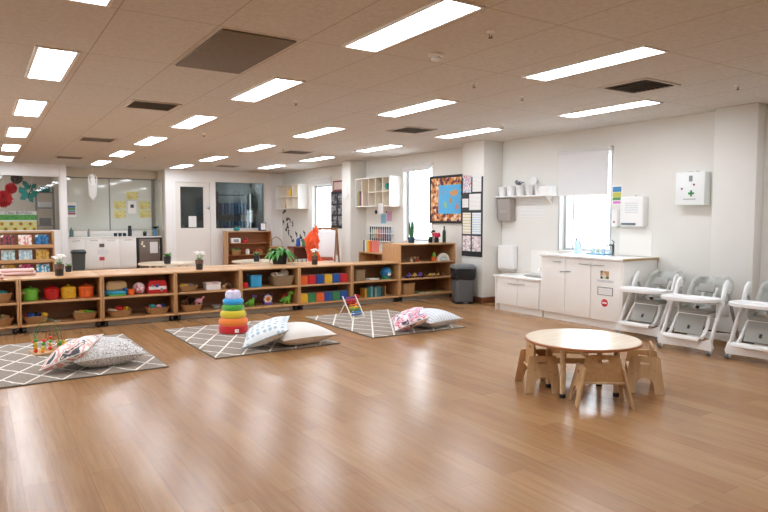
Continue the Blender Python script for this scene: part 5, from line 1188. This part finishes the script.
# playroom behind the partition
t = thing('birthday_board', 'white topped display board of sunflowers behind the left glass', 'notice board', (.62, 17.75, 1.31)); bw = 1.25
MB().box((0, 0, 0), (bw, .02, .52)).build('backing', M('board_white', '#e9e8e2', .8), t); MB().box((0, -.012, .11), (bw, .004, .13)).build('green_band', blotch('grass_band', ['#4c9a4a', '#5fae52', '#3f8540'], 14, .8), t)
MB().box((0, -.012, -.12), (bw, .004, .26)).build('lower_sheet', blotch('sunflower_sheet', ['#e4dd8e', '#e9e39c', '#ded47c'], 6, .8), t)
for i in range(6):
    for j in range(2):
        f = MB(); x, z = -.52+.2*i+.08*j, -.05-.13*j
        for k in range(8): f.ball((x+.036*math.cos(k*PI/4), -.018, z+.036*math.sin(k*PI/4)), (.018, .004, .018), 8)
        f.build('petals', M('sunflower', '#e8c23c', .7), t); MB().cyl((x, -.016, z), (x, -.026, z), .026, n=14).build('flower_face', M('flower_face', '#8a5a3a', .7), t)
MB().plate([(-.30+.09*math.cos(k*.63), -.05+(.22 if k % 2 else .15)*math.sin(k*.63)) for k in range(10)], .012, (), Matrix.Translation((0, -.02, 0))).build('tree_shape', M('tree_dark', '#3b322b', .8), t)
lettering('Class Birthdays', .095, M('board_ink', '#2a2c2c', .7), t, (.24, -.0125, .215), (PI/2, 0, 0))
def pompom(lab, x, y, z, r, c, drop):
    t = thing('paper_pompom', lab, 'paper decoration', (x, y, z)); m = M('tissue_'+c, c, .8, bump=(30, .9)); b = MB()
    for k in range(14):
        q = 2*PI*k/14; b.plate([(r*(.82+.18*math.cos(9*a*.35))*math.cos(a*2*PI/24), r*(.85+.15*math.sin(a*2.2))*math.sin(a*2*PI/24)) for a in range(24)], .004, (), rotm((q*.7, q, q*1.3)))
    b.build('tissue_layers', m, t, angle=60); MB().cyl((0, 0, r*.8), (0, 0, drop), .003, n=6).build('string', PAPER, t)
pompom('large red tissue pompom behind the left glass', .55, 17.65, 1.86, .22, '#d3202f', CEIL-1.86)
pompom('smaller red tissue pompom hanging above the large one', .72, 17.8, 2.12, .15, '#d8283a', CEIL-2.12)
pompom('dark grey tissue pompom at the top of the left glass', .84, 17.7, 2.36, .15, '#4a4547', CEIL-2.36)
def butterfly(lab, x, y, z, s):
    t = thing('paper_butterfly', lab, 'paper decoration', (x, y, z), (0, .25, .3)); m = M('tissue_teal', '#1f8f86', .8)
    for sg in (-1, 1): MB().plate([(0, .02*s), (sg*.10*s, .12*s), (sg*.20*s, .13*s), (sg*.19*s, .02*s), (sg*.12*s, -.02*s), (sg*.14*s, -.12*s), (sg*.05*s, -.12*s), (0, -.03*s)][::sg], .006, (), Matrix.Rotation(sg*.4, 4, 'Z')).build('wing', m, t)
    MB().ball((0, 0, 0), (.015*s, .015*s, .09*s), 8).build('body', M('teal_dark', '#14605c', .8), t); MB().cyl((0, 0, .05), (0, 0, CEIL-z), .003, n=6).build('string', PAPER, t)
butterfly('upper teal paper butterfly behind the left glass', 1.13, 18.0, 2.18, .9); butterfly('lower teal paper butterfly behind the left glass', 1.08, 17.6, 1.96, 1.2)
t = thing('metal_rack', 'wire storage rack seen through the left glass', 'rack', (1.50, 18.6, 0)); RK = M('rack_grey', '#8b9295', .4, .5)
for x in (-.2, .2):
    for y in (-.15, .15): MB().cyl((x, y, 0), (x, y, 2.2), .012, n=8).build('post', RK, t)
for z in (.3, .75, 1.2, 1.65, 2.05): MB().span((-.21, .21), (-.16, .16), (z, z+.02)).build('shelf', RK, t)
for k, (z, c, w_, h_) in enumerate(((1.222, 'grey', .26, .20), (1.672, 'white', .30, .14), (2.072, 'teal', .24, .16))):
    t = thing('storage_tub', ['grey tub low on the wire rack behind the glass', 'white tub midway on the wire rack behind the glass', 'teal tub on top of the wire rack behind the glass'][k], 'tub', (1.50, 18.6, z)); MB().box((0, 0, h_/2), (w_, .22, h_), .02).build('body', P(c), t); MB().box((0, 0, h_), (w_+.02, .24, .02), .006).build('lid', P('white'), t)
# office behind the door
t = thing('office_shelving', 'grey shelving with blue folders seen through the dark office window', 'shelving', (6.72, 18.75, 0)); OS = M('office_grey', '#55605f', .6)
MB().span((-.6, -.57), (0, .4), (0, 2.2)).span((.57, .6), (0, .4), (0, 2.2)).build('side_panel', OS, t)
for z in (.4, .95, 1.5, 2.1): MB().span((-.57, .57), (0, .4), (z, z+.025)).build('shelf', OS, t)
for k in range(8):
    for z, zn in ((.976, 'lower'), (1.526, 'upper')):
        one('box_file', MB().box((0, 0, .17), (.075, .28, .34), .006), M('file_blue_%d' % (k % 3), ('#3f78a8', '#2f5f8a', '#6ea3c9')[k % 3], .5), '%s blue box file from the left on the %s office shelf' % (ORD[k], zn), 'box file', (6.30+.105*k, 18.95, z), None, 'box files in the office')
for k in range(5):
    one('box_file', MB().box((0, 0, .17), (.075, .28, .34), .006), M('file_blue_%d' % (k % 3), '#3f78a8', .5), '%s blue box file stacked on the desk behind the door glass' % ORD[k], 'box file', (5.43+.09*k, 18.6, .751), None, 'box files on the office desk')
t = thing('office_desk', 'grey office desk behind the door glass', 'desk', (5.25, 18.6, 0)); MB().box((0, 0, .735), (1.3, .6, .03), .004).build('desktop', OS, t)
for x in (-.6, .6):
    for y in (-.25, .25): MB().cyl((x, y, 0), (x, y, .722), .02, n=10).build('leg', OS, t)
t = thing('office_lamp', 'slim white upright lamp seen through the office window', 'lamp', (6.95, 18.2, 0)); MB().cyl((0, 0, 0), (0, 0, .03), .12, n=24, bev=.005).build('base', PLASTIC, t); MB().cyl((0, 0, .03), (0, 0, 1.0), .012, n=10).build('stem', PLASTIC, t); MB().cyl((0, 0, 1.0), (0, 0, 2.15), .02, n=12).build('light_tube', emis('tube_glow', '#f2f8ff', 1.3), t)  # glowing upright modelled for a white reflection line in the window glass
one('notice', MB().box((0, 0, 0), (.21, .003, .30)), PRINT, 'white notice stuck inside the door glass', 'notice', (4.90, 17.134, 1.31))
# brown shelf under the office window
t = thing('brown_shelf', 'brown wooden shelf unit below the office window', 'shelf', (5.68, 16.62, 0)); w_ = 1.27
for x in (0, w_-.03): MB().span((x, x+.03), (0, .36), (0, 1.02), .003).build('side_panel', MAPLEV if x == 0 else BROWNW, t)
MB().span((-.01, w_+.01), (-.01, .37), (1.02, 1.05), .004).build('top', MAPLE, t)
for z in (.06, .40, .72): MB().span((.03, w_-.03), (0, .35), (z-.022, z), .002).build('shelf_board', BROWNW, t)
MB().span((.03, w_-.03), (.34, .355), (.0, 1.02)).build('back_panel', BROWNW, t)
t = thing('white_basket', 'white tub on the upper brown shelf', 'tub', (5.95, 16.78, .721)); MB().box((0, 0, .07), (.28, .2, .14), .02).build('body', P('white'), t); MB().box((0, -.101, .07), (.14, .004, .08)).build('label', P('grey'), t)
toy('toy_truck', MB().box((0, 0, .04), (.16, .1, .08), .02).box((.05, 0, .10), (.06, .09, .06), .015), P('red'), 'red toy truck on the upper brown shelf', 'toy', (6.24, 16.78, .721))
basket('wicker basket of greenery on the middle brown shelf', 5.97, 16.78, .401, .28, .22, .12)
fill('', 5.97, 16.78, .401, [('toy_vegetable', 'lime', 's', -.06, 0, .13, .048, 'left green vegetable in the brown shelf basket'), ('toy_vegetable', 'green', 's', .06, 0, .13, .045, 'right green vegetable in the brown shelf basket')], 'greens on the brown shelf')
toy('white_jar', MB().lathe([(0, 0), (.05, 0), (.055, .1), (.04, .13), (.04, .15), (0, .15)], n=18), P('white'), 'white jar in the middle of the brown shelf', 'jar', (6.31, 16.78, .401))
basket('wicker basket of red toys on the middle brown shelf', 6.62, 16.78, .401, .28, .22, .09)
fill('', 6.62, 16.78, .401, [('toy_apple', 'red', 's', -.06, 0, .10, .045, 'left red toy apple in the brown shelf basket'), ('toy_apple', 'orange', 's', .06, 0, .10, .04, 'right orange toy apple in the brown shelf basket')], 'fruit on the brown shelf')
for k, x in enumerate((5.98, 6.30, 6.62)): t = thing('wooden_tray', ['left wooden tray on the lowest brown shelf', 'middle wooden tray on the lowest brown shelf', 'right wooden tray on the lowest brown shelf'][k], 'tray', (x, 16.78, .061), 0, 'trays on the brown shelf'); MB().box((0, 0, .02), (.24, .2, .04), .006).build('tray', WICK, t); MB().box((0, 0, .06), (.16, .12, .05), .02).build('filling', P('brown'), t)
t = thing('framed_photo', 'small blue and white photo frame standing on the brown shelf', 'picture', (6.75, 16.78, 1.051), -.3); MB().box((0, 0, .12), (.22, .02, .23), .004, (math.radians(-8), 0, 0)).build('frame', P('navy'), t); MB().box((.03, -.013, .12), (.13, .004, .18), 0, (math.radians(-8), 0, 0)).build('print', PAPER, t)
one('felt_frog', MB().ball((0, 0, .05), (.10, .07, .05), 12).ball((-.05, -.03, .10), .022, 8).ball((.05, -.03, .10), .022, 8), P('teal'), 'pale green felt frog on top of the brown shelf', 'soft toy', (6.00, 16.76, 1.051))
# wall cubbies
CUB = M('cubby_white', '#f3f1ec', .5); CUBI = wood('cubby_inner', '#efe6d6', '#e6dac5', 2, .6)
def cubby(lab, y0, y1, z0, z1, cols, half, rows=2):
    t = thing('wall_cubby', lab, 'cubby shelf', (7.449, y0, z0)); w, h, d = y1-y0, z1-z0, .30; th = .022
    for y in (0, w-th): MB().span((-d, 0), (y, y+th), (0, h), .002).build('side_panel', CUB, t)
    MB().span((-d, 0), (th, w-th), (h-th, h)).build('top', CUB, t); MB().span((-d, 0), (th, w-th), (0, th)).build('bottom', CUB, t); MB().span((-.012, 0), (th, w-th), (th, h-th)).build('back_panel', CUBI, t)
    for k in range(1, cols): MB().span((-d+.004, -.012), (w*k/cols-th/2, w*k/cols+th/2), (th, h-th)).build('divider', CUBI, t)
    a, b_ = half; MB().span((-d+.006, -.012), (w*a/cols+th/2, w*b_/cols-th/2), (h/2-th/2, h/2+th/2)).build('shelf_board', CUBI, t)
cubby('white wall cubby with eight pigeonholes left of the plant window', 10.86, 12.26, 1.66, 2.29, 5, (0, 3))
cubby('white wall cubby with an open corner above the leaf stickers', 15.25, 16.75, 1.66, 2.32, 4, (0, 4))
k = 0
for y, hh, c, nm in ((12.16, .30, '#7fae9c', 'mint'), (12.12, .33, '#c9a23c', 'gold'), (12.08, .31, '#4a6f9c', 'blue'), (12.04, .28, '#9c4a4a', 'brick'), (12.00, .33, '#3c5a4a', 'dark green'), (11.96, .30, '#e0d8c8', 'cream')):
    t = thing('cubby_book', '%s book standing in the left hole of the white wall cubby' % nm, 'book', (7.262, y, 1.683), 0, 'books in the wall cubby'); MB().span((-.10, .10), (-.016, -.012), (0, hh)).span((-.10, .10), (.012, .016), (0, hh)).span((-.104, -.10), (-.016, .016), (0, hh)).build('cover', M('cb_'+c, c, .5), t); MB().span((-.098, .09), (-.012, .012), (.003, hh-.004)).build('pages', PAPER, t)
for y, z, c, nm in ((11.84, 1.683, 'blue', 'blue toy in the lower second hole of the white cubby'), (11.84, 1.75, 'red', 'red toy in the lower second hole of the white cubby'), (11.80, 1.995, 'black', 'black figure in the upper second hole of the white cubby'), (11.55, 1.683, 'grey', 'grey figure in the lower third hole of the white cubby'), (11.55, 1.995, 'white', 'white figure in the upper third hole of the white cubby'), (11.27, 1.683, 'cream', 'cream figure in the lower fourth hole of the white cubby')):
    one('ornament', MB().lathe([(0, 0), (.035, 0), (.04, .02), (.02, .10), (.03, .14), (.015, .17), (0, .175)], n=14), P(c), nm, 'ornament', (7.27, y, z), None, 'ornaments in the wall cubby')
t = thing('toy_globe', 'teal globe with an orange top in the upper cubby hole', 'toy', (7.28, 11.20, 1.985)); MB().ball((0, 0, .10), .10, 18).build('ball', P('teal'), t); MB().cyl((0, 0, .195), (0, 0, .25), .07, .05, 16).build('orange_top', P('orange'), t); MB().cyl((0, 0, 0), (0, 0, .02), .06, n=16).build('foot', P('navy'), t)
for k, (y, z, c, lab) in enumerate(((11.55, 1.40, '#8cc6e4', 'pale blue card pinned under the white cubby'), (11.32, 1.45, '#d9a9d0', 'pink card pinned under the white cubby'), (11.20, 1.62, '#e9e7e4', 'white card hanging off the white cubby'))):
    one('card', MB().box((0, 0, 0), (.003, .20, .20)), M('card_'+c, c, .7), lab, 'card', (7.4488 if k < 2 else 7.1475, y, z), None, 'cards below the wall cubby')
for k, y in enumerate((11.84, 11.42)): one('wall_hook', MB().cyl((0, 0, 0), (-.02, 0, 0), .045 if k == 0 else .02, n=18, bev=.004), BLACK, ['round black knob under the white cubby', 'small black knob nearer the pink card'][k], 'hook', (7.449, y, 1.55))
for k, y in enumerate((16.2, 15.95, 15.68)): one('ornament', MB().lathe([(0, 0), (.05, 0), (.055, .08), (.03, .16), (.045, .2), (0, .2)], n=14), P(('tan', 'yellow', 'green')[k]), ['tan jar in the far white cubby', 'yellow jar in the far white cubby', 'green jar in the far white cubby'][k], 'jar', (7.25, y, 1.683 if k != 1 else 2.003), None, 'jars in the far cubby')
# leaf stickers climbing the wall
ST = M('sticker_black', '#2b2d33', .6); rs = random.Random(6)
PTS = [(16.98, 1.76), (16.9, 1.62), (16.78, 1.58), (16.64, 1.41), (16.92, 1.35), (16.57, 1.21), (16.30, 1.24), (16.71, 1.12), (17.02, 1.29), (16.48, 1.33), (16.04, .94), (16.38, .84), (15.85, .80), (15.53, .98), (15.47, .84), (16.05, .72), (16.24, .74), (16.51, 1.01), (15.72, .92), (15.62, .76)]
for k, (y, z) in enumerate(PTS):
    a = rs.random()*6.28; L_ = .06+.05*rs.random(); o = [(L_*math.cos(q)*(1 if math.cos(q) > 0 else .8), L_*.5*math.sin(q)) for q in [2*PI*i/14 for i in range(14)]]
    mb = MB()
    for q in range(3):
        mb.plate([(x_*.62+.055*math.cos(2.1*q), z_*.62+.055*math.sin(2.1*q)) for x_, z_ in o], .002, (), Matrix.Rotation(PI/2, 4, 'Z') @ Matrix.Rotation(a+q, 4, 'Y'))
    one('leaf_sticker', mb, ST, 'black leaf sticker on the wall below the far cubby', 'sticker', (7.4493, min(y, 16.93), z), None, 'black leaf stickers on the wall')
# easel, orange costume, cup shelf, hoop basket
t = thing('painting_easel', 'wooden painting easel with a white board beside the orange costume', 'easel', (6.02, 11.55, 0), math.radians(-46)); t.scale = (.85, 1, 1); EW = wood('easel_wood', '#9c6a42', '#86552f', 2, .5)
for x in (-.30, .30):
    MB().tube([(x, -.24, 0), (x*.94, -.02, 1.22)], .02, 4).build('front_leg', EW, t); MB().tube([(x, .26, 0), (x*.94, .02, 1.22)], .02, 4).build('back_leg', EW, t)
MB().box((0, -.10, .90), (.56, .015, .52), .004, (math.radians(-10.2), 0, 0)).build('white_board', M('easel_board', '#f2f2f2', .35), t)
MB().box((0, .10, .90), (.56, .015, .52), .004, (math.radians(10.2), 0, 0)).build('rear_board', M('easel_board', '#f2f2f2', .35), t)
MB().span((-.30, .30), (-.29, -.17), (.56, .58)).span((-.30, .30), (-.29, -.28), (.58, .63)).build('paint_tray', M('tray_red', '#a4462c', .5), t); MB().span((-.30, .30), (-.02, .02), (1.17, 1.22), .004).build('top_bar', EW, t)
t = thing('orange_costume', 'shaggy bright orange costume hanging on a stand by the easel', 'costume', (5.40, 10.85, 0)); t.scale = (.74, .74, 1); MB().cyl((0, 0, 0), (0, 0, .025), .16, n=24).cyl((0, 0, .025), (0, 0, 1.24), .014, n=10).build('stand', BLACK, t)
def shag(u, v):
    a = u*2*PI; z = .30+.86*v; r = (.13+.035*math.sin(v*PI)+.03*math.sin(v*9))*(1-.55*max(0, v-.8)/.2)*(1+.16*math.sin(a*5+v*14)+.10*math.sin(a*11-v*31)); off = .05*math.sin(v*6.5)
    return (r*math.cos(a)+off, r*math.sin(a), z+.02*math.sin(a*7))
MB().grid(shag, 48, 40, closed_u=True).build('orange_cloth', M('costume_orange', '#f4561c', .9, sheen=.4, bump=(40, .8)), t, angle=70)
MB().ball((.06, 0, 1.16), (.09, .08, .08), 14).tube([(.06, -.03, 1.22), (.02, -.03, 1.30)], [.02, .006], 6).tube([(.09, .03, 1.22), (.14, .03, 1.28)], [.02, .006], 6).build('hood', M('costume_orange', '#f4561c', .9), t)
t = thing('cup_shelf', 'small red brown shelf with rows of white cups behind the fern', 'shelf', (5.62, 12.25, 0)); RB = wood('red_brown_wood', '#94513a', '#7d402c', 0, .5)
for x in (0, .50): MB().span((x, x+.025), (0, .3), (0, .80)).build('side_panel', RB, t)
for z in (.05, .42, .80): MB().span((.0, .525), (0, .3), (z-.02, z+.005)).build('shelf_board', RB, t)
MB().span((.025, .5), (.285, .3), (.05, .78)).build('back_panel', RB, t)
for k in range(4): one('white_cup', MB().lathe([(0, 0), (.035, 0), (.042, .11), (.036, .11), (.03, .01), (0, .01)], n=16), P('white'), '%s white cup from the left on the red brown shelf' % ORD[k], 'cup', (5.71+.10*k, 12.33, .426), None, 'white cups on the red brown shelf')
bottle('paint_bottle', 'blue paint bottle on top of the red brown shelf', (5.80, 12.38, .806), .045, .22, P('blue'), P('white')); bottle('paint_bottle', 'green paint bottle on top of the red brown shelf', (5.93, 12.36, .806), .045, .20, P('green'), P('white')); bottle('paint_bottle', 'yellow paint bottle on top of the red brown shelf', (6.04, 12.38, .806), .04, .18, P('yellow'), P('white'))
t = thing('plant_stool', 'low wooden stool carrying the hooped basket', 'stool', (5.98, 14.0, 0)); MB().cyl((0, 0, .56), (0, 0, .59), .20, n=28, bev=.004).build('seat', MAPLE, t)
for k in range(4): MB().cyl((.15*math.cos(PI/4+k*PI/2), .15*math.sin(PI/4+k*PI/2), 0), (.12*math.cos(PI/4+k*PI/2), .12*math.sin(PI/4+k*PI/2), .565), .018, n=10).build('leg', MAPLEV, t)
hb = basket('hooped wicker basket with a tall arched handle on the stool', 5.98, 14.0, .591, .32, .24, .14)
MB().tube([(-.15, 0, .13), (-.15, 0, .28), (0, 0, .40), (.15, 0, .28), (.15, 0, .13)], .009, 8, smooth=2).build('arched_handle', WICKD, hb)

# ------------------------------------------------------------------ camera, world, exposure
cam = bpy.data.cameras.new('camera'); co = bpy.data.objects.new('camera', cam); COL.objects.link(co)
yaw, pit, rol = math.radians(57.13), math.radians(3.463), .00167
fw = Vector((math.cos(yaw)*math.cos(pit), math.sin(yaw)*math.cos(pit), -math.sin(pit)))
rt = Vector((math.sin(yaw), -math.cos(yaw), 0)); up = rt.cross(fw)
r2 = rt*math.cos(rol)+up*math.sin(rol); u2 = up*math.cos(rol)-rt*math.sin(rol)
co.matrix_world = Matrix(((r2.x, u2.x, -fw.x, 0), (r2.y, u2.y, -fw.y, 0), (r2.z, u2.z, -fw.z, EYE), (0, 0, 0, 1)))
cam.sensor_width = 36; cam.lens = 629/768*36; cam.clip_start = .05; cam.clip_end = 200
SC.camera = co
wd = bpy.data.worlds.new('daylight'); SC.world = wd; wd.use_nodes = True
bg = wd.node_tree.nodes['Background']; bg.inputs[0].default_value = (.86, .94, 1.0, 1); bg.inputs[1].default_value = 6.0
vs = SC.view_settings; vs.view_transform = 'Standard'; vs.look = 'None'; vs.gamma = 1; vs.use_curve_mapping = False; vs.exposure = 0.36
SC.cycles.use_denoising = True
SC.cycles.max_bounces = 8; SC.cycles.diffuse_bounces = 5; SC.cycles.glossy_bounces = 4; SC.cycles.transparent_max_bounces = 12
SC.cycles.sample_clamp_indirect = 6; SC.cycles.caustics_reflective = False; SC.cycles.caustics_refractive = False
